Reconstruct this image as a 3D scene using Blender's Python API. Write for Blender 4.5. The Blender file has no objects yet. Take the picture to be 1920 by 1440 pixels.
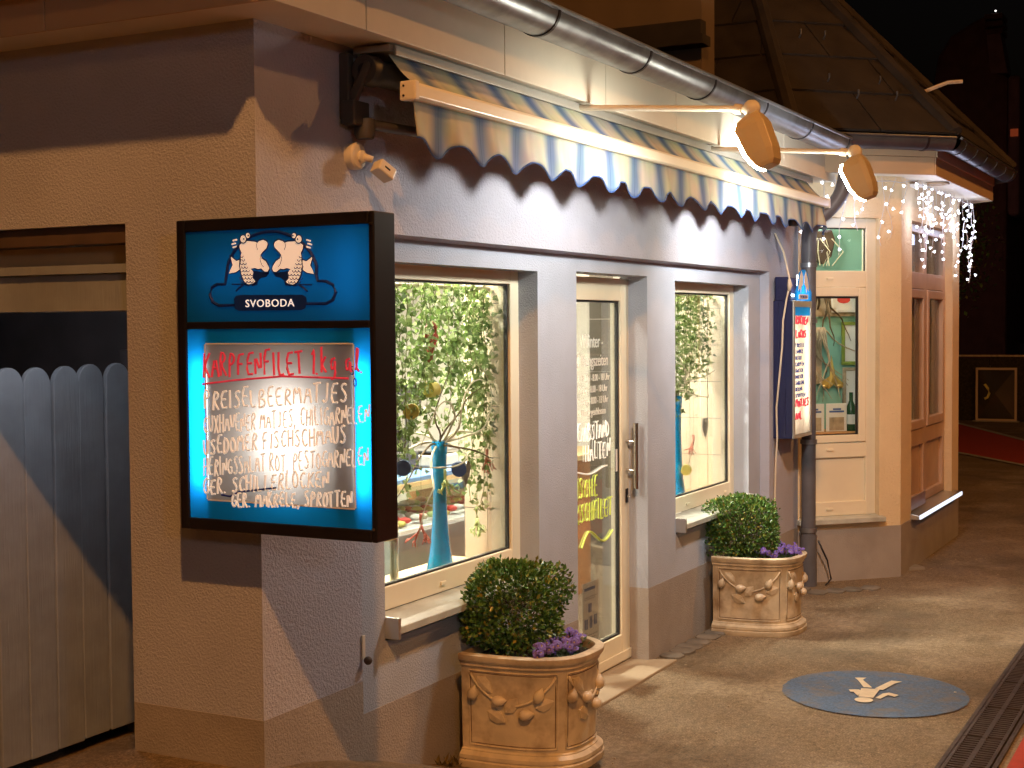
import bpy, bmesh, math, random
from mathutils import Matrix, Vector
R_ = math.radians
S = bpy.context.scene
COL = S.collection

# ------------------------------------------------------------------ camera
FPX = 2662.0
d1 = Vector((1395.0, 120.0, -FPX)).normalized()          # street direction (+X)
d2 = Vector((-5085.77, 70.0, -FPX)).normalized()         # into the building (+Y)
d3 = d1.cross(d2).normalized()
d2 = d3.cross(d1)
cam_d = bpy.data.cameras.new('camera')
cam = bpy.data.objects.new('camera', cam_d); COL.objects.link(cam)
m = Matrix((d1, d2, d3)).to_4x4()
m.translation = Vector((0.0, -2.7717, 1.75))
cam.matrix_world = m
cam_d.sensor_width = 36.0; cam_d.lens = FPX/1920*36; cam_d.clip_end = 400; cam_d.clip_start = 0.05
S.camera = cam

# ------------------------------------------------------------------ world (night sky)
W = bpy.data.worlds.new('World'); S.world = W; W.use_nodes = True
nt = W.node_tree; bg = nt.nodes['Background']
sky = nt.nodes.new('ShaderNodeTexSky'); sky.sky_type = 'NISHITA'; sky.sun_disc = False
sky.sun_elevation = R_(-4); sky.sun_rotation = R_(200)
nt.links.new(sky.outputs[0], bg.inputs[0]); bg.inputs[1].default_value = 0.12

S.view_settings.view_transform = 'Standard'; S.view_settings.look = 'None'
S.view_settings.gamma = 1.0; S.view_settings.use_curve_mapping = False
S.view_settings.exposure = 0.14
S.cycles.use_denoising = True
S.cycles.max_bounces = 6; S.cycles.diffuse_bounces = 3; S.cycles.glossy_bounces = 2
S.cycles.transmission_bounces = 6; S.cycles.transparent_max_bounces = 10
S.cycles.use_light_tree = False; S.cycles.use_adaptive_sampling = True; S.cycles.adaptive_threshold = 0.03
S.cycles.sample_clamp_indirect = 6.0
S.cycles.caustics_reflective = False; S.cycles.caustics_refractive = False

SODIUM = (1.0, 0.41, 0.095)
WHITE_LED = (1.0, 0.98, 0.93)

# ------------------------------------------------------------------ helpers
def lin(r, g, b):
    f = lambda c: (c/255/12.92) if c/255 <= 0.04045 else ((c/255+0.055)/1.055)**2.4
    return (f(r), f(g), f(b))

MATS = {}
def mat(name, col, rough=0.6, metal=0.0, var=0.08, vscale=6.0, bump=0.0, bscale=120.0, bdist=0.004,
        emit=None, estr=0.0, spec=0.5, dirt=None, dscale=2.0, damt=0.5, coat=0.0, sub=0.0, bstretch=None, detail=2.0, trans=0.0):
    if name in MATS: return MATS[name]
    mt = bpy.data.materials.new(name); mt.use_nodes = True
    n = mt.node_tree.nodes; l = mt.node_tree.links
    p = n['Principled BSDF']
    geo = n.new('ShaderNodeNewGeometry')
    p.inputs['Roughness'].default_value = rough; p.inputs['Metallic'].default_value = metal
    p.inputs['Specular IOR Level'].default_value = spec
    if coat: p.inputs['Coat Weight'].default_value = coat; p.inputs['Coat Roughness'].default_value = 0.2
    c4 = (*col, 1)
    tex = n.new('ShaderNodeTexNoise'); tex.inputs['Scale'].default_value = vscale; tex.inputs['Detail'].default_value = detail
    l.new(geo.outputs['Position'], tex.inputs['Vector'])
    ramp = n.new('ShaderNodeValToRGB')
    ramp.color_ramp.elements[0].position = 0.3; ramp.color_ramp.elements[1].position = 0.7
    ramp.color_ramp.elements[0].color = (*[c*(1-var) for c in col], 1)
    ramp.color_ramp.elements[1].color = (*[min(1, c*(1+var)) for c in col], 1)
    l.new(tex.outputs['Fac'], ramp.inputs['Fac'])
    out = ramp.outputs['Color']
    if dirt:
        t2 = n.new('ShaderNodeTexNoise'); t2.inputs['Scale'].default_value = dscale; t2.inputs['Detail'].default_value = 4
        t2.inputs['Roughness'].default_value = 0.65
        l.new(geo.outputs['Position'], t2.inputs['Vector'])
        r2 = n.new('ShaderNodeValToRGB'); r2.color_ramp.elements[0].position = 0.45; r2.color_ramp.elements[1].position = 0.72
        r2.color_ramp.elements[0].color = (0, 0, 0, 1); r2.color_ramp.elements[1].color = (damt, damt, damt, 1)
        l.new(t2.outputs['Fac'], r2.inputs['Fac'])
        mx = n.new('ShaderNodeMix'); mx.data_type = 'RGBA'
        l.new(r2.outputs['Color'], mx.inputs[0]); l.new(out, mx.inputs[6]); mx.inputs[7].default_value = (*dirt, 1)
        out = mx.outputs[2]
    l.new(out, p.inputs['Base Color'])
    if bump:
        tb = n.new('ShaderNodeTexNoise'); tb.inputs['Scale'].default_value = bscale; tb.inputs['Detail'].default_value = 3
        tb.inputs['Roughness'].default_value = 0.6
        if bstretch:
            vm = n.new('ShaderNodeVectorMath'); vm.operation = 'MULTIPLY'; vm.inputs[1].default_value = bstretch
            l.new(geo.outputs['Position'], vm.inputs[0]); l.new(vm.outputs[0], tb.inputs['Vector'])
        else: l.new(geo.outputs['Position'], tb.inputs['Vector'])
        b = n.new('ShaderNodeBump'); b.inputs['Strength'].default_value = bump; b.inputs['Distance'].default_value = bdist
        l.new(tb.outputs['Fac'], b.inputs['Height']); l.new(b.outputs[0], p.inputs['Normal'])
    if emit:
        p.inputs['Emission Color'].default_value = (*emit, 1); p.inputs['Emission Strength'].default_value = estr
    if trans:                                   # thin translucent sheet (light passes through, diffused)
        tr = n.new('ShaderNodeBsdfTranslucent'); l.new(out, tr.inputs['Color'])
        ms = n.new('ShaderNodeMixShader'); ms.inputs[0].default_value = trans
        l.new(p.outputs[0], ms.inputs[1]); l.new(tr.outputs[0], ms.inputs[2])
        l.new(ms.outputs[0], n['Material Output'].inputs[0])
    MATS[name] = mt
    return mt

def glass_mat(name, tint=(0.96, 0.98, 0.97), refl=0.03, rough=0.02):
    mt = bpy.data.materials.new(name); mt.use_nodes = True
    n = mt.node_tree.nodes; l = mt.node_tree.links
    n.remove(n['Principled BSDF'])
    tr = n.new('ShaderNodeBsdfTransparent'); tr.inputs[0].default_value = (*tint, 1)
    gl = n.new('ShaderNodeBsdfGlossy'); gl.inputs['Roughness'].default_value = rough
    fr = n.new('ShaderNodeLayerWeight'); fr.inputs[0].default_value = 0.12
    mr = n.new('ShaderNodeMath'); mr.operation = 'MULTIPLY_ADD'; mr.inputs[1].default_value = 0.55; mr.inputs[2].default_value = refl
    l.new(fr.outputs['Fresnel'], mr.inputs[0])
    ms = n.new('ShaderNodeMixShader'); l.new(mr.outputs[0], ms.inputs[0])
    l.new(tr.outputs[0], ms.inputs[1]); l.new(gl.outputs[0], ms.inputs[2])
    l.new(ms.outputs[0], n['Material Output'].inputs[0])
    MATS[name] = mt
    return mt

def emit_mat(name, col, strength, sampling='NONE'):
    mt = bpy.data.materials.new(name); mt.use_nodes = True
    n = mt.node_tree.nodes; l = mt.node_tree.links
    n.remove(n['Principled BSDF'])
    e = n.new('ShaderNodeEmission'); e.inputs[0].default_value = (*col, 1); e.inputs[1].default_value = strength
    l.new(e.outputs[0], n['Material Output'].inputs[0])
    mt.cycles.emission_sampling = sampling
    MATS[name] = mt
    return mt

class MB:
    """collects geometry in world coordinates (optionally through a frame matrix)"""
    def __init__(s, T=None): s.v = []; s.f = []; s.T = T
    def add(s, vs, fs):
        o = len(s.v)
        for p in vs:
            p = Vector(p); s.v.append(s.T @ p if s.T else p)
        s.f += [tuple(i+o for i in f) for f in fs]
        return s
    def box(s, x0, y0, z0, x1, y1, z1):
        if x0 > x1: x0, x1 = x1, x0
        if y0 > y1: y0, y1 = y1, y0
        if z0 > z1: z0, z1 = z1, z0
        return s.add([(x0,y0,z0),(x1,y0,z0),(x1,y1,z0),(x0,y1,z0),(x0,y0,z1),(x1,y0,z1),(x1,y1,z1),(x0,y1,z1)],
              [(3,2,1,0),(4,5,6,7),(0,1,5,4),(1,2,6,5),(2,3,7,6),(3,0,4,7)])
    def prism(s, poly, vec):
        """poly: list of 3D points (planar), extruded by vec"""
        n = len(poly); vec = Vector(vec)
        a = [Vector(p) for p in poly]; b = [p+vec for p in a]
        return s.add(a+b, [tuple(range(n))[::-1], tuple(range(n, 2*n))]+[(i, (i+1)%n, n+(i+1)%n, n+i) for i in range(n)])
    def tube(s, pts, r, n=8, cap=True, r2=None):
        pts = [Vector(p) for p in pts]; rings = []; k = len(pts)
        up = None
        for i, p in enumerate(pts):
            t = (pts[min(i+1, k-1)]-pts[max(i-1, 0)])
            if t.length < 1e-9: t = Vector((0,0,1))
            t.normalize()
            if up is None:
                up = Vector((0,0,1)) if abs(t.z) < 0.9 else Vector((1,0,0))
            a = t.cross(up)
            if a.length < 1e-6: a = t.cross(Vector((0.3,1,0.2)))
            a.normalize(); b = t.cross(a); up = -b if False else up
            rr = r if r2 is None else r+(r2-r)*i/max(1, k-1)
            if isinstance(r, (list, tuple)): rr = r[i]
            rings.append([p+(a*math.cos(2*math.pi*j/n)+b*math.sin(2*math.pi*j/n))*rr for j in range(n)])
        vs = [q for ring in rings for q in ring]; fs = []
        for i in range(k-1):
            for j in range(n):
                fs.append((i*n+j, i*n+(j+1)%n, (i+1)*n+(j+1)%n, (i+1)*n+j))
        if cap: fs += [tuple(range(n))[::-1], tuple((k-1)*n+j for j in range(n))]
        return s.add(vs, fs)
    def lathe(s, prof, c=(0,0,0), n=20, axis='z'):
        vs = []; fs = []; k = len(prof); c = Vector(c)
        for (r, h) in prof:
            for j in range(n):
                a = 2*math.pi*j/n; x, y = r*math.cos(a), r*math.sin(a)
                v = Vector((x, y, h)) if axis == 'z' else (Vector((x, h, y)) if axis == 'y' else Vector((h, x, y)))
                vs.append(c+v)
        for i in range(k-1):
            for j in range(n):
                fs.append((i*n+j, i*n+(j+1)%n, (i+1)*n+(j+1)%n, (i+1)*n+j))
        fs += [tuple(range(n))[::-1], tuple((k-1)*n+j for j in range(n))]
        return s.add(vs, fs)
    def ball(s, c, r, n=10, sx=1, sy=1, sz=1):
        prof = []
        k = max(4, n//2)
        vs = []; fs = []
        for i in range(1, k):
            a = math.pi*i/k
            for j in range(n):
                b = 2*math.pi*j/n
                vs.append((c[0]+r*sx*math.sin(a)*math.cos(b), c[1]+r*sy*math.sin(a)*math.sin(b), c[2]+r*sz*math.cos(a)))
        t = len(vs); vs += [(c[0], c[1], c[2]+r*sz), (c[0], c[1], c[2]-r*sz)]
        for i in range(k-2):
            for j in range(n): fs.append((i*n+j, (i+1)*n+j, (i+1)*n+(j+1)%n, i*n+(j+1)%n))
        for j in range(n):
            fs.append((t, j, (j+1)%n)); fs.append((t+1, (k-2)*n+(j+1)%n, (k-2)*n+j))
        return s.add(vs, fs)
    def build(s, name, material, parent=None, smooth=False, bevel=0.0, fix=True):
        me = bpy.data.meshes.new(name)
        off = Vector((0,0,0))
        q = parent
        while q is not None: off = off+q.location; q = q.parent
        me.from_pydata([tuple(p-off) for p in s.v], [], s.f)
        if fix:
            bm = bmesh.new(); bm.from_mesh(me); bmesh.ops.recalc_face_normals(bm, faces=bm.faces); bm.to_mesh(me); bm.free()
        o = bpy.data.objects.new(name, me); COL.objects.link(o)
        if parent is not None: o.parent = parent
        if material is not None: me.materials.append(MATS[material] if isinstance(material, str) else material)
        if smooth:
            for p in me.polygons: p.use_smooth = True
            if smooth == 'auto':
                bm = bmesh.new(); bm.from_mesh(me)
                for e in bm.edges:
                    e.smooth = len(e.link_faces) == 2 and e.calc_face_angle(0) < R_(38)
                bm.to_mesh(me); bm.free()
        if bevel:
            bv = o.modifiers.new('bevel', 'BEVEL'); bv.width = bevel; bv.segments = 2; bv.limit_method = 'ANGLE'
        return o

def tag(o, label=None, cat=None, group=None, kind=None):
    if label: o['label'] = label
    if cat: o['category'] = cat
    if group: o['group'] = group
    if kind: o['kind'] = kind
    return o
def empty(name, loc, label=None, cat=None, group=None):
    o = bpy.data.objects.new(name, None); COL.objects.link(o); o.location = loc; o.empty_display_size = 0.05
    return tag(o, label, cat, group)
def copy_tree(o, delta, parent=None):
    c = o.copy(); COL.objects.link(c); c.parent = parent
    if parent is None: c.location = o.location+Vector(delta)
    for ch in list(o.children): copy_tree(ch, delta, c)
    return c
def inst(name, me, loc, parent=None, rot=(0,0,0), sc=(1,1,1)):
    o = bpy.data.objects.new(name, me); COL.objects.link(o)
    off = Vector((0,0,0)); q = parent
    while q is not None: off = off+q.location; q = q.parent
    o.location = Vector(loc)-off; o.rotation_euler = rot; o.scale = sc
    if parent is not None: o.parent = parent
    return o
def frame(p0, p1):
    """local frame on a wall: x along, y inward, z up"""
    x = Vector((p1[0]-p0[0], p1[1]-p0[1], 0)).normalized(); y = Vector((-x.y, x.x, 0)); z = Vector((0,0,1))
    M = Matrix((x, y, z)).transposed().to_4x4(); M.translation = Vector((p0[0], p0[1], 0))
    return M
def text_mesh(txt, size, extrude=0.0008, align='CENTER', spacing=1.0, sx=1.0):
    c = bpy.data.curves.new('t', 'FONT'); c.body = txt; c.size = size; c.extrude = extrude; c.align_x = align
    c.space_character = spacing; c.resolution_u = 3
    o = bpy.data.objects.new('t', c); COL.objects.link(o)
    bpy.context.view_layer.update()
    me = bpy.data.meshes.new_from_object(o.evaluated_get(bpy.context.evaluated_depsgraph_get()))
    if sx != 1.0:
        for v in me.vertices: v.co.x *= sx
    bpy.data.objects.remove(o); bpy.data.curves.remove(c)
    return me

# single-stroke handwriting
HW = {
'A': [[(0,0),(.33,1),(.66,0)],[(.12,.38),(.55,.38)]], 'B': [[(.05,0),(.05,1),(.45,.95),(.5,.7),(.1,.53),(.58,.4),(.55,.08),(.05,0)]],
'C': [[(.6,.85),(.35,1),(.08,.7),(.08,.3),(.3,0),(.6,.15)]], 'D': [[(.05,0),(.08,1),(.5,.8),(.6,.45),(.4,.08),(.05,0)]],
'E': [[(.55,1),(.05,.97),(.05,0),(.58,.03)],[(.05,.52),(.45,.52)]], 'F': [[(.55,1),(.05,.96),(.05,0)],[(.05,.52),(.42,.52)]],
'G': [[(.6,.85),(.3,1),(.05,.6),(.1,.15),(.4,0),(.62,.2),(.6,.45),(.38,.45)]], 'H': [[(.05,0),(.05,1)],[(.55,0),(.58,1)],[(.05,.5),(.56,.52)]],
'I': [[(.1,0),(.12,1)]], 'J': [[(.4,1),(.42,.2),(.25,0),(.05,.15)]], 'K': [[(.05,0),(.08,1)],[(.55,1),(.08,.48),(.6,0)]],
'L': [[(.08,1),(.05,0),(.52,.03)]], 'M': [[(0,0),(.12,1),(.36,.35),(.6,1),(.72,0)]], 'N': [[(.03,0),(.06,1),(.55,0),(.58,1)]],
'O': [[(.3,1),(.05,.65),(.08,.2),(.32,0),(.58,.25),(.58,.7),(.3,1)]], 'P': [[(.05,0),(.07,1),(.5,.9),(.5,.6),(.07,.48)]],
'R': [[(.05,0),(.07,1),(.5,.9),(.48,.62),(.08,.5),(.58,0)]], 'S': [[(.55,.9),(.3,1),(.08,.78),(.5,.42),(.5,.12),(.25,0),(.04,.12)]],
'T': [[(.3,0),(.3,.98)],[(0,.96),(.62,1)]], 'U': [[(.05,1),(.06,.25),(.28,0),(.55,.2),(.58,1)]], 'V': [[(0,1),(.3,0),(.62,1)]],
'X': [[(.02,0),(.58,1)],[(.05,1),(.58,0)]], 'Z': [[(.05,1),(.58,1),(.05,0),(.6,.02)]], '.': [[(.05,0),(.1,.04)]], ',': [[(.12,.1),(.04,-.18)]],
'-': [[(.05,.5),(.4,.5)]], '1': [[(.05,.75),(.25,1),(.25,0)]], 'k': [[(.05,0),(.05,1)],[(.4,.6),(.06,.3),(.45,0)]],
'g': [[(.4,.55),(.1,.5),(.08,.1),(.38,.12),(.42,.55),(.42,-.25),(.1,-.3)]], 'a': [[(.4,.55),(.1,.5),(.08,.08),(.38,.12),(.42,.55),(.5,0)]],
'l': [[(.08,.1),(.3,.9),(.18,1),(.12,.2),(.35,.05)]], '?': [[(.05,.8),(.3,1),(.5,.75),(.25,.4),(.25,.25)]], ' ': [], 'Ü': [[(.05,.9),(.06,.25),(.28,0),(.55,.2),(.58,.9)],[(.15,1.08),(.17,1.12)],[(.42,1.08),(.44,1.12)]],
}
def handwrite(mb, txt, org, ux, uz, h, w, adv, r, seed=0, slope=0.0):
    rnd = random.Random(seed); x = 0.0
    org = Vector(org); ux = Vector(ux); uz = Vector(uz)
    for ch in txt:
        s = HW.get(ch, [])
        jz = rnd.uniform(-.06, .06)*h; hh = h*rnd.uniform(.9, 1.1); sk = rnd.uniform(-.08, .12)
        for pl in s:
            pts = []
            for (a, b) in pl: pts.append(org+ux*(x+a*w+b*sk*w)+uz*(b*hh+jz+slope*x))
            # smooth subdivision of the polyline
            if len(pts) > 2:
                q = [pts[0]]
                for i in range(1, len(pts)-1):
                    q += [pts[i].lerp(pts[i-1], .28), pts[i].lerp(pts[i+1], .28)]
                pts = q+[pts[-1]]
            mb.tube(pts, r, 5)
        x += adv*(0.55 if ch in 'I.,1l' else (1.2 if ch == 'M' else (0.6 if ch == ' ' else 1.0)))
    return x

# ------------------------------------------------------------------ materials
mat('stucco_lavender', (0.445, 0.455, 0.545), 0.9, var=0.05, vscale=3, bump=0.85, bscale=110, bdist=0.008, spec=0.2, dirt=(0.36,0.35,0.37), dscale=1.3, damt=0.35)
mat('stucco_smooth', (0.415, 0.455, 0.545), 0.9, var=0.06, vscale=4, bump=0.8, bscale=140, bdist=0.005, spec=0.2)
mat('stucco_cream', (0.74, 0.60, 0.39), 0.9, var=0.05, vscale=3, bump=0.9, bscale=70, bdist=0.010, spec=0.2)
mat('plinth_paint', (0.36, 0.325, 0.30), 0.85, var=0.06, vscale=5, bump=0.9, bscale=120, bdist=0.005, spec=0.25, dirt=(0.22,0.19,0.16), dscale=1.8, damt=0.5)
mat('white_board', (0.76, 0.71, 0.58), 0.45, var=0.03, vscale=2, dirt=(0.5,0.46,0.4), dscale=2.5, damt=0.25)
mat('beige_board', (0.50, 0.375, 0.25), 0.5, var=0.03)
mat('pvc_cream', (0.80, 0.74, 0.57), 0.32, var=0.03, vscale=2, dirt=(0.55,0.48,0.38), dscale=3, damt=0.2)
mat('gasket', (0.012, 0.012, 0.015), 0.6, var=0)
mat('alu', (0.62, 0.63, 0.62), 0.32, 0.85, var=0.05, vscale=8)
mat('alu_dull', (0.34, 0.33, 0.29), 0.5, 0.3, var=0.06, vscale=8)
mat('sill_stone', (0.50, 0.52, 0.47), 0.35, var=0.12, vscale=9, dirt=(0.25,0.24,0.2), dscale=7, damt=0.5)
mat('zinc', (0.30, 0.33, 0.37), 0.34, 0.8, var=0.18, vscale=7, dirt=(0.13,0.13,0.14), dscale=5, damt=0.6, bump=0.1, bscale=30)
mat('zinc_dark', (0.10, 0.105, 0.12), 0.42, 0.7, var=0.15, vscale=7)
mat('pipe_grey', (0.115, 0.115, 0.135), 0.5, 0.0, var=0.15, vscale=5, dirt=(0.06,0.055,0.05), dscale=6, damt=0.5)
mat('roof_tile', (0.026, 0.020, 0.016), 0.8, var=0.25, vscale=5, bump=0.4, bscale=50, spec=0.2)
mat('roof_dark', (0.024, 0.02, 0.018), 0.85, var=0.25, vscale=4, bump=0.3, bscale=40, spec=0.2)
mat('gate_paint', (0.27, 0.30, 0.35), 0.55, var=0.10, vscale=8, bump=0.5, bscale=12, bdist=0.004, bstretch=(9,9,.5), dirt=(0.2,0.2,0.2), dscale=6, damt=0.35)
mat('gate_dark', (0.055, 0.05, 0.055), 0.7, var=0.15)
mat('dark_wood', (0.08, 0.05, 0.035), 0.7, var=0.2, vscale=10)
mat('black_metal', (0.014, 0.012, 0.016), 0.38, 0.2, var=0.15)
mat('navy_metal', (0.012, 0.016, 0.07), 0.4, 0.1, var=0.12)
mat('flood_white', (0.72, 0.66, 0.55), 0.4, var=0.04)
mat('flood_housing', (0.55, 0.43, 0.25), 0.35, var=0.05)
mat('terracotta', (0.60, 0.51, 0.365), 0.5, var=0.16, vscale=9, bump=0.25, bscale=90, bdist=0.003, dirt=(0.17,0.095,0.045), dscale=5.5, damt=0.85)
mat('lemon_glaze', (0.66, 0.56, 0.42), 0.28, var=0.08, vscale=12)
mat('soil', (0.03, 0.02, 0.012), 0.95, var=0.3, vscale=40, bump=1, bscale=80, bdist=0.02)
mat('bark', (0.07, 0.05, 0.03), 0.9, var=0.2, vscale=40)
mat('pansy_leaf', (0.05, 0.10, 0.03), 0.5, var=0.25, vscale=60)
mat('pansy_violet', (0.15, 0.095, 0.42), 0.6, var=0.3, vscale=45)
mat('pansy_eye', (0.5, 0.35, 0.05), 0.6, var=0.1)
mat('step_stone', (0.38, 0.30, 0.21), 0.7, var=0.12, vscale=8, bump=0.2, bscale=60, dirt=(0.2,0.15,0.1), dscale=4, damt=0.5)
mat('cobble', (0.17, 0.15, 0.125), 0.8, var=0.25, vscale=9, bump=0.6, bscale=60, bdist=0.006)
mat('red_asphalt', (0.42, 0.05, 0.035), 0.8, var=0.12, vscale=15, bump=0.5, bscale=180, bdist=0.004)
mat('line_white', (0.45, 0.43, 0.38), 0.7, var=0.15, vscale=20)
mat('marking_blue', (0.085, 0.14, 0.25), 0.8, var=0.25, vscale=90, bump=0.6, bscale=150, bdist=0.005, dirt=(0.19,0.155,0.11), dscale=8, damt=0.8)
mat('marking_white', (0.70, 0.62, 0.48), 0.7, var=0.08, vscale=40, bump=0.4, bscale=220, bdist=0.003)
mat('cast_iron', (0.085, 0.062, 0.052), 0.55, 0.4, var=0.25, vscale=20, bump=0.3, bscale=120)
mat('concrete', (0.27, 0.25, 0.22), 0.85, var=0.12, vscale=10, bump=0.3, bscale=80)
mat('drain_shade', (0.01, 0.009, 0.008), 0.9, var=0.1)
mat('cable_cream', (0.62, 0.54, 0.42), 0.5, var=0.04)
mat('steel', (0.55, 0.53, 0.50), 0.25, 1.0, var=0.05)
mat('letter_white', (0.85, 0.84, 0.80), 0.5, var=0.02)
mat('ink_red', (0.72, 0.05, 0.09), 0.6, var=0.15, vscale=30, emit=(0.9,0.05,0.10), estr=0.22)
mat('ink_white', (0.93, 0.92, 0.90), 0.6, var=0.05, vscale=30, emit=(1.0,.93,.82), estr=0.22)
mat('ink_yellow', (0.62, 0.74, 0.12), 0.6, var=0.1, vscale=30)
mat('ink_blue', (0.015, 0.03, 0.28), 0.6, var=0.1)
mat('paper', (0.80, 0.79, 0.77), 0.8, var=0.03)
mat('print_blue', (0.06, 0.12, 0.35), 0.8, var=0.1)
mat('print_grey', (0.35, 0.36, 0.38), 0.8, var=0.1)
mat('sticker_red', (0.5, 0.03, 0.03), 0.6, var=0.1)
mat('tile_cream', (0.70, 0.60, 0.46), 0.35, var=0.05, vscale=5)
mat('wood_orange', (0.52, 0.22, 0.07), 0.45, var=0.12, vscale=12)
mat('wood_light', (0.72, 0.52, 0.28), 0.4, var=0.08, vscale=10)
mat('wall_white', (0.75, 0.73, 0.68), 0.7, var=0.03)
mat('wall_teal', (0.24, 0.50, 0.43), 0.75, var=0.04, vscale=3)
mat('floor_tile', (0.28, 0.25, 0.21), 0.4, var=0.08, vscale=4)
mat('stainless', (0.50, 0.52, 0.54), 0.3, 0.9, var=0.06)
mat('counter_blue', (0.16, 0.30, 0.60), 0.3, var=0.05)
mat('vase_blue', (0.0, 0.27, 0.62), 0.12, var=0.08, coat=0.5)
def ivy_mat():
    mt = mat('ivy_leaf', (0.2, 0.3, 0.1), 0.5, trans=0.35); n = mt.node_tree.nodes; l = mt.node_tree.links
    geo = n.new('ShaderNodeNewGeometry'); r = n.new('ShaderNodeValToRGB'); cr = r.color_ramp
    cr.elements[0].color = (0.075, 0.13, 0.035, 1); cr.elements[1].color = (0.52, 0.58, 0.33, 1); e = cr.elements.new(.6); e.color = (0.21, 0.31, 0.09, 1)
    l.new(geo.outputs['Random Per Island'], r.inputs[0])
    for nd in n:
        if nd.type == 'BSDF_PRINCIPLED': l.new(r.outputs[0], nd.inputs['Base Color'])
        if nd.type == 'BSDF_TRANSLUCENT': l.new(r.outputs[0], nd.inputs['Color'])
ivy_mat()
mat('ivy_stem', (0.16, 0.16, 0.06), 0.8, var=0.2)
mat('willow', (0.60, 0.55, 0.40), 0.7, var=0.15, vscale=20)
mat('twig_brown', (0.13, 0.09, 0.05), 0.8, var=0.3, vscale=20)
mat('coral_red', (0.52, 0.16, 0.12), 0.7, var=0.2, vscale=30)
mat('coral_green', (0.50, 0.62, 0.25), 0.7, var=0.15, vscale=30)
mat('heart_metal', (0.22, 0.20, 0.18), 0.4, 0.6, var=0.1)
mat('tin_yellow', (0.70, 0.60, 0.16), 0.4, var=0.08)
mat('tin_blue', (0.04, 0.09, 0.26), 0.4, var=0.08)
mat('gold', (0.65, 0.45, 0.14), 0.3, 0.8, var=0.1)
mat('frame_green', (0.22, 0.30, 0.05), 0.5, var=0.1)
mat('driftwood', (0.42, 0.33, 0.23), 0.85, var=0.25, vscale=20, bump=0.4, bscale=60)
mat('bottle_green', (0.02, 0.07, 0.03), 0.15, var=0.1)
mat('claw_red', (0.30, 0.03, 0.02), 0.4, var=0.15)
mat('can_red', (0.55, 0.05, 0.04), 0.5, var=0.1)
mat('fence_dark', (0.035, 0.028, 0.018), 0.95, var=0.4, vscale=30, spec=0.1)
mat('tower_brick', (0.07, 0.036, 0.034), 0.9, var=0.15, vscale=2, spec=0.1)
mat('tower_light', (0.11, 0.065, 0.07), 0.9, var=0.1, vscale=2, spec=0.1)
mat('wire_white', (0.65, 0.65, 0.68), 0.5, var=0.02)
mat('panel_film', (0.13, 0.11, 0.09), 0.08, 0.7, var=0.3, vscale=2)
mat('sign_blue', (0.004, 0.28, 0.72), 0.35, var=0.04, vscale=4, trans=0.65)
mat('sign_blue_top', (0.004, 0.165, 0.50), 0.32, var=0.04, vscale=3, trans=0.5)
mat('sign_frost', (0.48, 0.46, 0.44), 0.3, var=0.08, vscale=3, trans=0.8)
mat('sign_inner', (0.75, 0.75, 0.75), 0.7, var=0.02)
mat('sign_navy', (0.004, 0.03, 0.24), 0.5, var=0.1)
mat('fish_cream', (0.93, 0.90, 0.88), 0.55, var=0.02, emit=(1.0,.84,.70), estr=0.34)
mat('sign_letter', (0.93, 0.93, 0.93), 0.5, var=0.0, emit=(1.0,.95,.90), estr=0.55)
mat('menu_paper', (0.80, 0.70, 0.54), 0.6, var=0.10, vscale=18, trans=0.6)
mat('awning_grey', (0.085, 0.078, 0.072), 0.5, 0.3, var=0.1)
mat('weed_leaf', (0.16, 0.11, 0.03), 0.8, var=0.4, vscale=40)
glass_mat('glass_pane')
glass_mat('glass_bay', refl=0.02)
glass_mat('glass_case', (0.9, 0.95, 0.95), 0.05)
emit_mat('flood_lens', (1.0, 0.93, 0.72), 85, 'AUTO')
emit_mat('led_bulb', (0.85, 0.90, 1.0), 7)
emit_mat('tube_white', (0.80, 0.95, 1.0), 16, 'AUTO')
emit_mat('tube_small', (1.0, 0.93, 0.80), 13, 'AUTO')
emit_mat('added_glow', (1.0, 0.95, 0.88), 6.5, 'AUTO')
emit_mat('tube_dim', (0.85, 0.95, 1.0), 4.5, 'AUTO')
emit_mat('ceiling_panel', (1.0, 0.90, 0.72), 9)
emit_mat('tower_window', (1.0, 0.16, 0.05), 0.12)
emit_mat('beacon', (1.0, 0.95, 0.9), 3)
emit_mat('sill_led', (0.82, 0.88, 1.0), 1.3)
emit_mat('orange_bulb', (1.0, 0.45, 0.08), 4)
emit_mat('street_lens', (1.0, 0.6, 0.25), 20)

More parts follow.
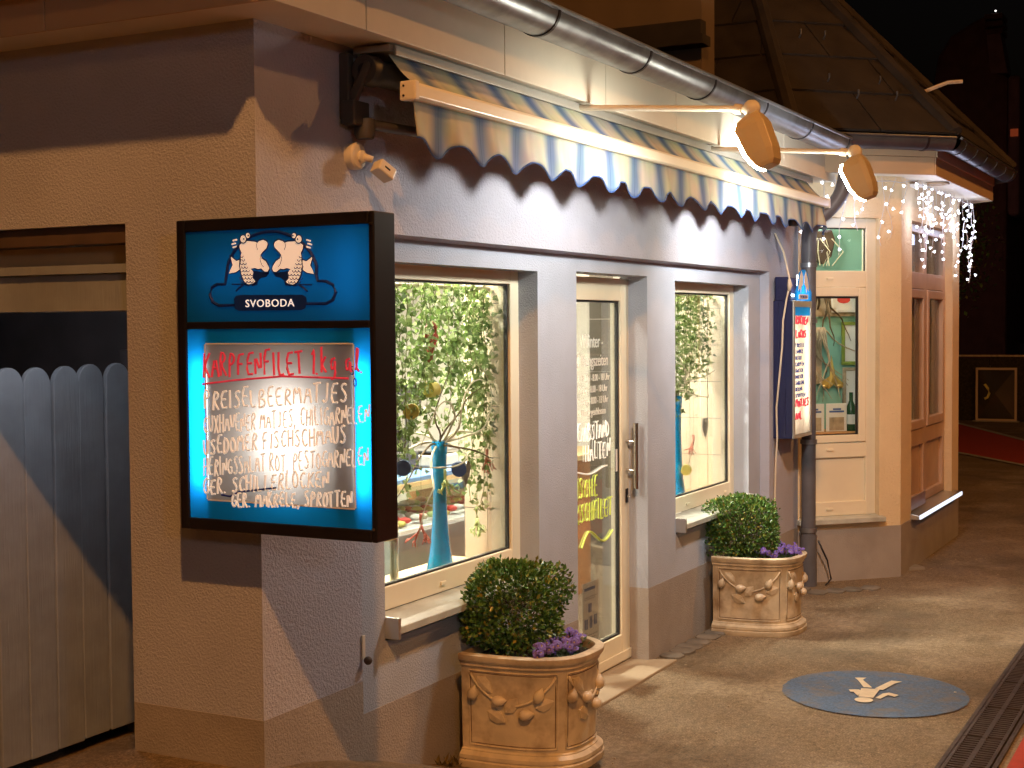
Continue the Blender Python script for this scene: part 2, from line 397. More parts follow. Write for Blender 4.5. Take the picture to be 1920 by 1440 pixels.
# awning cloth: cream with soft blue stripes along X, woven
def awning_mat():
    mt = bpy.data.materials.new('awning_cloth'); mt.use_nodes = True
    n = mt.node_tree.nodes; l = mt.node_tree.links; p = n['Principled BSDF']
    geo = n.new('ShaderNodeNewGeometry'); sx = n.new('ShaderNodeSeparateXYZ'); l.new(geo.outputs['Position'], sx.inputs[0])
    a = n.new('ShaderNodeMath'); a.operation = 'MULTIPLY_ADD'; a.inputs[1].default_value = 1/0.2853; a.inputs[2].default_value = -4.171/0.2853+0.5+30
    l.new(sx.outputs['X'], a.inputs[0])
    f = n.new('ShaderNodeMath'); f.operation = 'FRACT'; l.new(a.outputs[0], f.inputs[0])
    r = n.new('ShaderNodeValToRGB'); cr = r.color_ramp
    cream = (0.45, 0.43, 0.335, 1); blue = (0.105, 0.16, 0.265, 1); pale = (0.27, 0.30, 0.31, 1)
    cr.elements[0].position = 0.0; cr.elements[0].color = cream
    cr.elements[1].position = 1.0; cr.elements[1].color = cream
    for pos, c in ((0.24, cream), (0.35, pale), (0.44, blue), (0.485, blue), (0.50, (0.05,0.09,0.18,1)), (0.515, blue), (0.57, blue), (0.68, pale), (0.80, cream), (0.90, (0.40,0.38,0.30,1))):
        e = cr.elements.new(pos); e.color = c
    l.new(f.outputs[0], r.inputs['Fac'])
    tx = n.new('ShaderNodeTexNoise'); tx.inputs['Scale'].default_value = 6; tx.inputs['Detail'].default_value = 8
    l.new(geo.outputs['Position'], tx.inputs['Vector'])
    mx = n.new('ShaderNodeMix'); mx.data_type = 'RGBA'; mx.blend_type = 'MULTIPLY'; mx.inputs[0].default_value = 0.5
    l.new(r.outputs['Color'], mx.inputs[6]); l.new(tx.outputs['Color'], mx.inputs[7])
    hs = n.new('ShaderNodeHueSaturation'); hs.inputs['Value'].default_value = 1.35; hs.inputs['Saturation'].default_value = 1.0
    l.new(mx.outputs[2], hs.inputs['Color'])
    l.new(hs.outputs[0], p.inputs['Base Color']); p.inputs['Roughness'].default_value = 0.85
    tr = n.new('ShaderNodeBsdfTranslucent'); l.new(hs.outputs[0], tr.inputs['Color'])
    ms = n.new('ShaderNodeMixShader'); ms.inputs[0].default_value = 0.12
    l.new(p.outputs[0], ms.inputs[1]); l.new(tr.outputs[0], ms.inputs[2]); l.new(ms.outputs[0], n['Material Output'].inputs[0])
    MATS['awning_cloth'] = mt
awning_mat()

# asphalt: fine aggregate, dusty lighter patches and old damp stains
def asphalt_mat():
    mt = bpy.data.materials.new('asphalt'); mt.use_nodes = True
    n = mt.node_tree.nodes; l = mt.node_tree.links; p = n['Principled BSDF']
    geo = n.new('ShaderNodeNewGeometry')
    def noise(sc, det=6, ro=0.6):
        t = n.new('ShaderNodeTexNoise'); t.inputs['Scale'].default_value = sc; t.inputs['Detail'].default_value = det; t.inputs['Roughness'].default_value = ro
        l.new(geo.outputs['Position'], t.inputs['Vector']); return t.outputs['Fac']
    def ramp(src, a, b, ca, cb):
        r = n.new('ShaderNodeValToRGB'); r.color_ramp.elements[0].position = a; r.color_ramp.elements[1].position = b
        r.color_ramp.elements[0].color = (*ca, 1); r.color_ramp.elements[1].color = (*cb, 1); l.new(src, r.inputs[0]); return r.outputs[0]
    def mix(f, a, b, mode='MIX'):
        x = n.new('ShaderNodeMix'); x.data_type = 'RGBA'; x.blend_type = mode
        if isinstance(f, float): x.inputs[0].default_value = f
        else: l.new(f, x.inputs[0])
        l.new(a, x.inputs[6])
        if isinstance(b, tuple): x.inputs[7].default_value = (*b, 1)
        else: l.new(b, x.inputs[7])
        return x.outputs[2]
    base = ramp(noise(120, 3, 0.75), 0.36, 0.66, (0.12,0.09,0.058), (0.38,0.285,0.185))
    base = mix(ramp(noise(1.3, 8, 0.62), 0.50, 0.66, (0,0,0), (0.75,0.75,0.75)), base, (0.42, 0.345, 0.25))
    base = mix(ramp(noise(0.8, 8, 0.6), 0.52, 0.62, (0,0,0), (0.6,0.6,0.6)), base, (0.12, 0.092, 0.062))
    base = mix(0.85, base, ramp(noise(34, 5, 0.72), 0.36, 0.64, (0.55,0.53,0.50), (1.12,1.1,1.08)), 'MULTIPLY')
    base = mix(ramp(noise(9, 6, 0.7), 0.56, 0.66, (0,0,0), (0.4,0.4,0.4)), base, (0.10, 0.08, 0.055))
    base = mix(ramp(noise(420, 1), 0.70, 0.76, (0,0,0), (0.8,0.8,0.8)), base, (0.42, 0.38, 0.30))
    l.new(base, p.inputs['Base Color'])
    l.new(ramp(noise(2.2, 5), 0.4, 0.65, (0.62,)*3, (0.9,)*3), p.inputs['Roughness'])
    b = n.new('ShaderNodeBump'); b.inputs['Strength'].default_value = 0.7; b.inputs['Distance'].default_value = 0.006
    l.new(noise(170, 4), b.inputs['Height']); l.new(b.outputs[0], p.inputs['Normal'])
    p.inputs['Specular IOR Level'].default_value = 0.3
    MATS['asphalt'] = mt
asphalt_mat()

# leaves of the box shrubs: dark green, some yellowing, glossy
def box_leaf_mat():
    mt = bpy.data.materials.new('box_leaf'); mt.use_nodes = True
    n = mt.node_tree.nodes; l = mt.node_tree.links; p = n['Principled BSDF']
    geo = n.new('ShaderNodeNewGeometry')
    r = n.new('ShaderNodeValToRGB'); cr = r.color_ramp
    cr.elements[0].color = (0.030, 0.085, 0.016, 1); cr.elements[1].color = (0.30, 0.24, 0.035, 1)
    e = cr.elements.new(0.5); e.color = (0.07, 0.175, 0.035, 1)
    e = cr.elements.new(0.86); e.color = (0.17, 0.28, 0.06, 1)
    e = cr.elements.new(0.94); e.color = (0.20, 0.20, 0.035, 1)
    l.new(geo.outputs['Random Per Island'], r.inputs[0])
    l.new(r.outputs[0], p.inputs['Base Color']); p.inputs['Roughness'].default_value = 0.32
    MATS['box_leaf'] = mt
box_leaf_mat()

# ------------------------------------------------------------------ street lamps (outside the picture, they light the street)
def street_lamp(base, head, power, label, colr=SODIUM, rad=0.12):
    t = empty('street_lamp', base, label, 'street lamp', 'lamp posts of the street')
    b = Vector(base); h = Vector(head)
    top = Vector((b.x, b.y, h.z+0.1))
    MB().lathe([(0.09,0),(0.09,0.9),(0.06,1.0),(0.045,h.z+0.1)], b, 12).build('pole', 'zinc_dark', t, smooth='auto')
    MB().tube([top, top.lerp(h, .5)+Vector((0,0,.25)), h+Vector((0,0,.12))], 0.035, 8).build('arm', 'zinc_dark', t, smooth=True)
    MB().lathe([(0.03,.14),(0.2,.10),(0.24,.03),(0.22,.03),(0.18,.09)], h, 16).build('lamp_head', 'zinc_dark', t, smooth='auto')
    MB().lathe([(0.02,.045),(0.14,.05),(0.02,.08)], h, 12).build('lens', 'street_lens', t)
    L = bpy.data.lights.new('lamp_light', 'POINT'); L.energy = power; L.color = colr; L.shadow_soft_size = rad
    o = bpy.data.objects.new('lamp_light', L); COL.objects.link(o); o.location = h-b-Vector((0,0,.12)); o.parent = t
street_lamp((-2.8,-6.2,0.3), (-2.0,-4.7,9.0), 2750, 'tall grey street lamp beside the viewer on the road side', SODIUM, .12)
street_lamp((-7.6,-6.4,0.3), (-6.6,-5.4,6.4), 260, 'tall grey street lamp far behind the viewer, left of the street', SODIUM, .3)
street_lamp((11.2,-7.6,0.0), (10.4,-6.6,6.8), 760, 'tall grey street lamp across the road from the bay')
street_lamp((-2.4,-8.0,0.2), (-1.6,-6.9,3.5), 120, 'white street lamp across the road behind the viewer', (.86, .94, 1.0), .22)

# ------------------------------------------------------------------ ground
def gz(x, y):
    """street falls from the yard gate towards the shop door"""
    t = min(1, max(0, (5.1-x)/1.7)); t = t*t*(3-2*t)
    k = min(1, max(0, (y+3.5)/2.5))
    if y > .5 and x < 5.0:                      # the drive dips into the covered gateway
        f = 1-min(1, (y-.5)/.7)*.9; t = min(1, max(0, (4.3-x)/.9)); return .375*f*t*t*(3-2*t)
    return 0.375*t*k*(1.0) if x > 3.3 else 0.375*k+0.0
def build_ground():
    xs = [-120,-40,-12,-6,-3,-1,0,1,2]+[2.5+.15*i for i in range(20)]+[5.6,6.0,7,8,10,12,15,20,30,50,120]
    ys = [-120,-40,-15,-8,-5,-4]+[-3.5+.2*i for i in range(20)]+[.49,.52,.7,.9,1.1,1.3,1.5,1.8,2.1,2.4]+[3,4,6,10,20,40,120]
    vs = [(x, y, gz(x, y)) for y in ys for x in xs]; nx = len(xs); fs = []
    for j in range(len(ys)-1):
        for i in range(nx-1): fs.append((j*nx+i, j*nx+i+1, (j+1)*nx+i+1, (j+1)*nx+i))
    tag(MB().add(vs, fs).build('ground', 'asphalt', smooth=True), kind='structure')
build_ground()

# red cycle path: beside the drain, then bending behind the building
def strip(name, inner, outer, z, material):
    vs = [(x, y, z) for x, y in inner]+[(x, y, z) for x, y in outer]; n = len(inner)
    return MB().add(vs, [(i, i+1, n+i+1, n+i) for i in range(n-1)]).build(name, material)
cl = [(-8,-1.93),(3.2,-1.93),(4.6,-1.93),(9,-1.93),(12,-1.75),(15,-1.25),(18,-.31),(19.5,.78),(23,4.2),(28,10)]
cr_ = [(-8,-4.4),(3.2,-4.4),(4.6,-4.4),(9,-4.4),(13,-4.1),(17,-2.6),(20.0,-.9),(21.8,.21),(25.2,1.8),(31,6)]
tag(strip('cycle_path', cl, cr_, 0.010, 'red_asphalt'), kind='structure')
for i, side in enumerate((cl, cr_)):
    o = strip('edge_line', [(x, y) for x, y in side[5:]], [(x+.05, y-.09) for x, y in side[5:]], 0.013, 'line_white')
    tag(o, ['pale painted line along the near edge of the red path', 'pale painted line along the far edge of the red path'][i], 'road marking', 'edge lines of the red path')

# small flakes and pebbles lying on the asphalt
def pebbles():
    rnd = random.Random(5); mb = MB()
    for i in range(260):
        x = rnd.uniform(4.9, 11); y = -0.18-abs(rnd.gauss(0, .8))
        if y < -1.66: continue
        r = rnd.uniform(.002, .006)
        mb.ball((x, y, gz(x,y)+r*.4), r, 5, rnd.uniform(.7,1.4), rnd.uniform(.7,1.4), .6)
    tag(mb.build('loose_grit', 'step_stone'), 'loose pale grit scattered over the asphalt by the door', 'grit', kind='stuff')
pebbles()

# ------------------------------------------------------------------ shop building
B = empty('shop_building', (6.4, 1.5, 0), 'lavender plastered corner shop with white eaves, lit windows and octagonal corner bay', 'building')
ZS = 2.69                                     # soffit
YP = -0.06                                    # proud wall face; the window field is recessed to y = 0
W1 = (4.29, 5.537); DR = (5.935, 6.793); W2 = (7.188, 8.438); ZW0, ZW1 = 0.645, 1.986
XL, XR = 4.05, 8.668
wall = MB()
zt = 2.064
# recessed field (thickness .14 outer leaf)
for a, b in ((XL, W1[0]), (W1[1], DR[0]), (DR[1], W2[0]), (W2[1], XR)): wall.box(a, 0, .385, b, .14, ZW0)
for a, b in ((XL, W1[0]), (W1[1], DR[0]), (DR[1], W2[0]), (W2[1], XR)): wall.box(a, 0, ZW0, b, .14, ZW1)
for a, b in (W1, W2): wall.box(a, 0, .385, b, .14, ZW0-.03)
wall.box(XL, 0, ZW1, DR[0], .14, 2.2); wall.box(DR[0], 0, 1.998, DR[1], .14, 2.2); wall.box(DR[1], 0, ZW1, XR, .14, 2.2)
wall.build('wall', 'stucco_smooth', B)
wl = MB()
# left pier with the yard side, upper band with chamfered drip edge, right pier
wl.box(3.5, YP, .53, XL, .16, ZS)
wl.box(3.5, .16, .53, 3.70, .468, 2.09)
wl.box(3.5, .16, 2.09, 3.70, 3.4, ZS)
wl.box(3.5, 2.3, .53, 3.70, 3.4, 2.09)
wl.prism([(XL, YP, 2.078), (XL, 0.14, 2.05), (XL, 0.14, ZS), (XL, YP, ZS)], (XR-XL, 0, 0))
wl.box(XR, YP, .385, 9.30, .16, ZS)
wl.build('wall', 'stucco_lavender', B)
pl = MB()
MB().box(XL, -.002, -.3, DR[0], .13, .385).build('plinth', 'plinth_paint', B)
MB().box(DR[1], -.002, -.3, XR, .13, .385).build('plinth', 'plinth_paint', B)
pl.box(XR, YP-.002, -.3, 9.30, .15, .385)
pl.build('plinth', 'plinth_paint', B); pl = MB()
pl.box(3.498, YP-.002, -.3, XL, .15, .53); pl.box(3.498, .15, -.3, 3.69, .466, .53)
MB().box(3.498, 2.302, -.3, 3.69, 3.4, .53).build('plinth', 'plinth_paint', B)
pl.build('plinth', 'plinth_paint', B)

# corner bay (octagonal): 45 degree face and street face
A0, A1, A2, A3 = (9.238, .006), (9.862, -.618), (12.0, -.618), (12.62, .0)
ZB = 2.745
def bay_wall(p0, p1, u0, u1, z0, z1, th=.17):
    T = frame(p0, p1); L = (Vector(p1)-Vector(p0)).length
    w = MB(T)
    if u0 > 0.01: w.box(0, 0, .357, u0, th, ZB)
    w.box(u1, 0, .357, L, th, ZB); w.box(u0, 0, z1, u1, th, ZB)
    if z0 > .36: w.box(u0, 0, .357, u1, th, z0)
    w.build('wall', 'stucco_cream', B)
    q = MB(T); q.box(0, -.004, -.3, L+.002, th-.01, .357); q.build('plinth', 'plinth_paint', B)
    return T, L
TB, LB = bay_wall(A0, A1, 0.10, 0.715, .425, 2.462)
TF, LF = bay_wall(A1, A2, 0.34, 1.86, .37, 2.47)
TR, LR = bay_wall(A2, A3, 0.25, 0.6, .425, 2.462)

# eaves: soffit, fascia panels, gutter with brackets
YF = -0.278
sf = MB()
sf.prism([(3.31, YF+.012, ZS), (9.42, YF+.012, ZS), (9.42, YP+.1, ZS), (3.6, YP+.1, ZS), (3.6, 3.4, ZS), (3.31, 3.4, ZS)], (0,0,.012))
sf.build('soffit', 'white_board', B)
x = 3.312
for j in (3.79, 4.722, 5.652, 6.49, 7.332, 8.26, 9.42):
    MB().box(x+.0025, YF, ZS-.006, j-.0025, YF+.012, 2.875).build('fascia_panel', 'white_board', B, bevel=.002); x = j
y = YF
for j in (.6, 1.5, 2.4, 3.4):
    MB().box(3.30, y+.0025, ZS-.006, 3.312, j-.0025, 2.875).build('fascia_panel', 'beige_board', B, bevel=.002); y = j
MB().box(3.115, -.29, 2.80, 3.299, 3.4, 2.878).build('shade_board', 'beige_board', B, bevel=.004)  # added board, set out far enough to deepen the eave shadow on the wall
# low-pitched roof behind the gutter
MB().prism([(3.25, -.30, 2.88), (9.6, -.30, 2.88), (9.6, 3.6, 3.2), (3.25, 3.6, 3.2)], (0,0,.03)).build('roof', 'roof_dark', B)
def half_round(p0, p1, out, r, th=.004, n=14):
    """half-round gutter between p0 and p1 (centre line at rim height), out = outward unit vector"""
    p0 = Vector(p0); p1 = Vector(p1); out = Vector(out); up = Vector((0,0,1)); mb = MB()
    prof = []
    for i in range(n+1):
        a = math.pi*i/n; prof.append(out*math.cos(a)*r-up*math.sin(a)*r)
    prof2 = [q*(1-th/r) for q in prof[::-1]]
    bead = [out*(r+.010*math.cos(t))+up*(.010*math.sin(t)+.006) for t in [2*math.pi*k/8 for k in range(8)]]
    ring = prof+prof2; k = len(ring)
    mb.add([p0+q for q in ring]+[p1+q for q in ring], [(i, (i+1)%k, k+(i+1)%k, k+i) for i in range(k)])
    mb.add([p0+q for q in bead]+[p1+q for q in bead], [(i, (i+1)%8, 8+(i+1)%8, 8+i) for i in range(8)]+[tuple(range(8)), tuple(range(15,7,-1))])
    return mb
GY, GZ, GR = -.372, 2.925, .088
g = half_round((3.2, GY, GZ), (9.40, GY, GZ), (0,-1,0), GR).build('gutter', 'zinc', B, smooth='auto')
def band(mb, c, along, out, r, w=.016):
    c = Vector(c); along = Vector(along); out = Vector(out); up = Vector((0,0,1)); n = 14; vs = []
    for s in (-.5, .5):
        for rr in (r+.0045, r-.003):
            for i in range(n+1):
                a = math.pi*i/n; vs.append(c+along*w*s+out*math.cos(a)*rr-up*math.sin(a)*rr)
    m_ = n+1; fs = []
    for i in range(n):
        fs += [(i, i+1, 2*m_+i+1, 2*m_+i), (m_+i+1, m_+i, 3*m_+i, 3*m_+i+1), (i, m_+i, m_+i+1, i+1), (2*m_+i, 2*m_+i+1, 3*m_+i+1, 3*m_+i)]
    return mb.add(vs, fs)
for bx in (3.95, 4.816, 5.722, 6.547, 7.367, 8.24, 9.08):
    band(MB(), (bx, GY, GZ), (1,0,0), (0,-1,0), GR).build('bracket', 'black_metal', g, smooth='auto')
# end cap and swan-neck downpipe
e = MB(); e.add([(9.405, GY, GZ)]+[(9.405, GY-GR*math.cos(math.pi*i/14), GZ-GR*math.sin(math.pi*i/14)) for i in range(15)], [(0, i+1, i+2) for i in range(14)]); e.build('end_cap', 'zinc', g)
sw = [Vector(p) for p in ((9.33,-.372,2.86),(9.33,-.372,2.76),(9.33,-.365,2.68),(9.325,-.33,2.58),(9.31,-.255,2.49),(9.285,-.185,2.43),(9.265,-.15,2.36),(9.26,-.145,2.26),(9.26,-.145,2.1))]
sm = []
for i in range(len(sw)-1):
    for t in (0, .33, .66):
        p0, p1, p2, p3 = sw[max(0,i-1)], sw[i], sw[i+1], sw[min(len(sw)-1,i+2)]
        sm.append(0.5*((2*p1)+(-p0+p2)*t+(2*p0-5*p1+4*p2-p3)*t*t+(-p0+3*p1-3*p2+p3)*t**3))
dp = MB().tube(sm+[sw[-1]], .05, 14).build('downpipe', 'pipe_grey', B, smooth='auto')
MB().tube([(9.26,-.145,2.1),(9.26,-.145,.34)], .0475, 14).build('pipe_length', 'pipe_grey', dp, smooth='auto')
MB().tube([(9.26,-.145,.34),(9.26,-.145,-.1)], .055, 14).build('standpipe', 'pipe_grey', dp, smooth='auto')
for z in (2.12, 1.75, .95, .36): MB().tube([(9.26,-.145,z),(9.26,-.145,z+.03)], .056, 14).build('collar', 'zinc', dp, smooth='auto')
MB().tube([(9.30,-.20,.30),(9.36,-.245,.16),(9.40,-.26,.03),(9.31,-.245,.0)], .006, 6).build('earth_wire', 'black_metal', dp, smooth=True)

# bay eaves
def off_poly(o):
    # offset the bay outline outwards by o, extended ends
    k = .41421*o
    return [(9.238-.5-.7071*o-.0, .006+.5-.7071*o), (9.862-k, -.618-o), (12.0+k, -.618-o), (12.62+.5+.7071*o, .5-.7071*o)]
inn, outp = off_poly(-.1), off_poly(.235)
sb = MB(); vs = [(x, y, ZB) for x, y in outp+inn]
sb.add(vs, [(0,1,5,4),(1,2,6,5),(2,3,7,6)]); sb.build('soffit', 'white_board', B)
for i in range(3):
    p, q = outp[i], outp[i+1]; T = frame(p, q); L = (Vector(q)-Vector(p)).length
    MB(T).box(.002, -.012, ZB-.012, L-.002, .0, ZB+.105).build('fascia_board', 'beige_board', B, bevel=.003)
    MB(T).box(.002, -.022, ZB+.107, L-.002, .0, ZB+.185).build('fascia_board', 'beige_board', B, bevel=.003)
go = off_poly(.345)
for i in range(3):
    p, q = go[i], go[i+1]; d = Vector((q[0]-p[0], q[1]-p[1], 0)).normalized(); o_ = Vector((d.y, -d.x, 0))
    gg = half_round((*p, 2.955), (*q, 2.955), o_, .075).build('gutter', 'zinc_dark', B, smooth='auto')
    L = (Vector(q)-Vector(p)).length
    for s in ((.15, .5, .88) if i != 1 else (.08, .25, .42, .6, .78, .95)):
        c = Vector((*p, 2.955)).lerp(Vector((*q, 2.955)), s)
        band(MB(), c, d, o_, .075).build('bracket', 'black_metal', gg, smooth='auto')
# round soffit vent
T = frame(A1, A2)
MB(T).lathe([(.085,ZB-.004),(.085,ZB-.016),(.06,ZB-.016),(.055,ZB-.008),(.03,ZB-.008),(.028,ZB-.016),(.005,ZB-.016)], (.55,-.13,0), 18).build('soffit_vent', 'beige_board', B, smooth='auto')

# bay roof: steep pyramid of large plates
APEX = Vector((10.95, .95, 5.05))
EV = [Vector((x, y, 2.975)) for x, y in ((8.86,2.1),(8.86,-.16),(9.71,-1.0),(12.15,-1.0),(13.05,-.1),(13.05,2.1))]
rb = MB()
rb.add(EV+[APEX], [(i, i+1, 6) for i in range(5)]+[(5,0,6)]); rb.build('roof', 'roof_dark', B)
rnd = random.Random(11)
for fi in range(0, 4):
    a, b = EV[fi], EV[fi+1]
    nrm = (b-a).cross(APEX-a).normalized()
    nrow = 7
    for r in range(nrow):
        s0, s1 = r/nrow, (r+1.04)/nrow
        if s1 > .97: s1 = .97
        wl_ = (b-a).length; step = .62; shift = .31*(r % 2)
        cuts = [0.0]+[c for c in [shift+step*k for k in range(1, 8)] if .12 < c < wl_-.12]+[wl_]
        def P(u, s, h):
            l0 = a.lerp(APEX, s); r0 = b.lerp(APEX, s)
            e_ = (b-a)/wl_; uL = (l0-a).dot(e_); uR = (r0-a).dot(e_)
            u = min(max(u, uL), uR)
            return l0.lerp(r0, 0 if uR-uL < 1e-6 else (u-uL)/(uR-uL))+nrm*h
        for c0, c1 in zip(cuts[:-1], cuts[1:]):
            q = [P(c0+.006, s0, .030), P(c1-.006, s0, .030), P(c1-.006, s1, .010), P(c0+.006, s1, .010)]
            if (q[1]-q[0]).length < .05: continue
            vs = q+[p-nrm*.016 for p in q]
            MB().add(vs, [(0,1,2,3),(7,6,5,4),(0,4,5,1),(1,5,6,2),(2,6,7,3),(3,7,4,0)]).build('roof_plate', 'roof_tile', B)
for i in (1, 2, 3):
    MB().tube([EV[i]+Vector((0,0,.02)), EV[i].lerp(APEX, .98)+Vector((0,0,.03))], .055, 8).build('ridge_cap', 'roof_tile', B, smooth='auto')
# snow hooks and ladder hook
for (s, u) in ((.18,.35),(.18,.75),(.36,.30),(.36,.55),(.12,.5),(.12,.78)):
    c = EV[1].lerp(APEX, s).lerp(EV[2].lerp(APEX, s), u); nn = (EV[2]-EV[1]).cross(APEX-EV[1]).normalized()
    MB().tube([c+nn*.02, c+nn*.055, c+nn*.055+Vector((0,0,.03))], .006, 6).build('snow_hook', 'zinc_dark', B, smooth='auto')
c = EV[2].lerp(APEX, .155)
MB().tube([c, c+Vector((.08,-.20,.08)), c+Vector((.12,-.29,.085))], .014, 6).build('ladder_hook', 'driftwood', B, smooth='auto')
# upper storey wall with a dark eave band behind the roofs
mat('dormer_paint', (0.11, 0.075, 0.045), 0.8, var=0.08, vscale=5)
MB().box(8.60, .36, 2.9, 8.84, 2.0, 5.2).build('upper_wall', 'dormer_paint', B)
MB().box(8.45, .30, 3.50, 8.598, 2.0, 3.56).build('eave_board', 'roof_dark', B); MB().box(8.50, .33, 3.562, 8.598, 2.0, 3.66).build('eave_board', 'roof_dark', B)

# ------------------------------------------------------------------ shop windows and door
def shop_window(T, u0, u1, z0, z1, yd, fw=.075, glass='glass_pane', sill=True, caps=(), nm='window'):
    w = MB(T)
    w.box(u0-.01, yd, z0, u0+fw, yd+.06, z1+.01); w.box(u1-fw, yd, z0, u1+.01, yd+.06, z1+.01)
    w.box(u0+fw, yd, z0, u1-fw, yd+.06, z0+fw+.012); w.box(u0+fw, yd, z1-fw*.75, u1-fw, yd+.06, z1+.01)
    o = w.build(nm, 'pvc_cream', B, bevel=.004)
    a, b, c, d = u0+fw, u1-fw, z0+fw+.012, z1-fw*.75
    gk = MB(T)
    gk.box(a-.002, yd+.014, c-.002, a+.008, yd+.03, d+.002); gk.box(b-.008, yd+.014, c-.002, b+.002, yd+.03, d+.002)
    gk.box(a+.008, yd+.014, c-.002, b-.008, yd+.03, c+.008); gk.box(a+.008, yd+.014, d-.008, b-.008, yd+.03, d+.002)
    gk.build('gasket', 'gasket', o)
    MB(T).box(a+.0085, yd+.018, c+.0085, b-.0085, yd+.024, d-.0085).build('pane', glass, o)
    for u in caps:
        MB(T).box(u-.02, yd-.008, z0+.028, u+.02, yd+.001, z0+.043).build('drain_cap', 'pvc_cream', o, bevel=.003)
    if sill:
        s = MB(T)
        s.add([(u0+.004,yd+.01,z0-.003),(u1-.004,yd+.01,z0-.003),(u1-.004,-.055,z0-.022),(u0+.004,-.055,z0-.022),
               (u0+.004,yd+.01,z0-.030),(u1-.004,yd+.01,z0-.030),(u1-.004,-.055,z0-.050),(u0+.004,-.055,z0-.050)],
              [(0,1,2,3),(7,6,5,4),(0,4,5,1),(1,5,6,2),(2,6,7,3),(3,7,4,0)])
        so = s.build('sill', 'sill_stone', o, bevel=.003)
        MB(T).box(u0-.002, -.06, z0-.066, u0+.014, yd, z0+.012).build('sill_end', 'alu', o, bevel=.003)
        MB(T).box(u1-.014, -.06, z0-.066, u1+.002, yd, z0+.012).build('sill_end', 'alu', o, bevel=.003)
    return o
I4 = Matrix.Identity(4)
shop_window(I4, W1[0], W1[1], .69, ZW1, .095, caps=(4.37, 4.86, 5.30))
shop_window(I4, W2[0], W2[1], .69, ZW1, .095, caps=(7.30, 7.62, 8.28))

# door
yd = .105
dm = MB(); a, b = DR
dm.box(a, yd, .008, a+.10, yd+.06, 1.985); dm.box(b-.10, yd, .008, b+.01, yd+.06, 1.985)
dm.box(a+.10, yd, .008, b-.10, yd+.06, .155); dm.box(a+.10, yd, 1.872, b-.10, yd+.06, 1.985)
door = dm.build('door', 'pvc_cream', B, bevel=.004)
MB().box(a+.005, yd-.012, .02, b-.002, yd-.001, .07).build('kick_rail', 'pvc_cream', door, bevel=.004)
gk = MB(); c, d, e_, f_ = a+.10, b-.10, .155, 1.872
gk.box(c-.002, yd+.012, e_, c+.010, yd+.03, f_); gk.box(d-.012, yd+.012, e_, d+.002, yd+.03, f_)
gk.box(c+.01, yd+.012, e_-.002, d-.012, yd+.03, e_+.010); gk.box(c+.01, yd+.012, f_-.010, d-.012, yd+.03, f_+.002)
gk.build('gasket', 'gasket', door)
MB().box(c+.0105, yd+.018, e_+.0105, d-.0125, yd+.024, f_-.0105).build('pane', 'glass_pane', door)
hx = 6.755
MB().tube([(hx, yd-.055, .905),(hx, yd-.055, 1.245)], .013, 12).build('handle', 'steel', door, smooth='auto')
for z in (1.15, 1.0): MB().tube([(hx, yd-.055, z),(hx, yd+.005, z)], .007, 8).build('handle_post', 'steel', door, smooth='auto')
MB().box(hx-.014, yd-.008, .83, hx+.014, yd, .905).build('lock_plate', 'black_metal', door, bevel=.004)
MB().lathe([(.007,-.02),(.007,0)], (hx, yd, .865), 8, 'y').build('lock_cylinder', 'steel', door)
# lettering on the door glass, on the street side of the pane
def door_text(txt, xc, z, size, sx=.8, y=yd+.0165, m_='letter_white'):
    me = text_mesh(txt, size, .0004, 'CENTER', .95, sx)
    me.materials.append(MATS[m_])
    o = bpy.data.objects.new('lettering', me); COL.objects.link(o)
    o.parent = door; o.location = Vector((xc, y, z))-B.location; o.rotation_euler = (R_(90), 0, 0)
    return o
door_text('Winter -', 6.385, 1.640, .092); door_text('Öffnungszeiten', 6.375, 1.548, .085)
door_text('Di, Mi, Do - 8.00 - 18 Uhr', 6.385, 1.474, .050); door_text('Freitag - 8.00 - 18 Uhr', 6.385, 1.418, .050)
door_text('Samstag - 8.00 - 13 Uhr', 6.385, 1.362, .050); door_text('Montag geschlossen', 6.385, 1.306, .050)
hw = MB(); handwrite(hw, 'BITTE ABSTAND', (6.04, yd+.017, 1.185), (1,0,0), (0,0,1), .085, .055, .045, .0032, 3)
handwrite(hw, 'HALTEN', (6.29, yd+.017, 1.085), (1,0,0), (0,0,1), .085, .06, .052, .0032, 4)
hw.tube([(6.05+.02*i, yd+.017, 1.03+.012*math.sin(i*.32)) for i in range(26)], .004, 5); hw.build('handwriting', 'ink_white', door)
hw = MB(); handwrite(hw, 'FRISCHE', (6.07, yd+.017, .905), (1,0,0), (0,0,1), .095, .06, .058, .004, 5)
handwrite(hw, 'DORSCHFILET', (6.07, yd+.017, .775) if False else (6.07, yd+.017, .785), (1,0,0), (0,0,1), .095, .06, .052, .004, 6)
hw.tube([(6.24+.015*i, yd+.017, .70+.035*math.sin(i*.25+.2)-.004*max(0,6-i)**1.3) for i in range(26)], .005, 5); hw.build('handwriting', 'ink_yellow', door)
po = MB().box(6.27, yd+.0265, .17, 6.46, yd+.0275, .48).build('notice', 'paper', door)
pp = MB(); pp.box(6.29, yd+.0262, .44, 6.42, yd+.0266, .455); pp.build('notice_heading', 'print_blue', po)
for (x0, z0, x1, z1) in ((6.29,.405,6.44,.409),(6.29,.395,6.43,.399),(6.335,.33,6.375,.375),(6.29,.25,6.33,.30),(6.35,.25,6.38,.31),(6.40,.26,6.44,.31),(6.29,.215,6.44,.219),(6.29,.20,6.42,.204)):
    MB().box(x0, yd+.0262, z0, x1, yd+.0266, z1).build('notice_print', 'print_blue' if z1-z0 > .02 else 'print_grey', po)
MB().box(6.66, yd+.0160, 1.00, 6.692, yd+.0172, 1.115).build('sticker', 'paper', door)
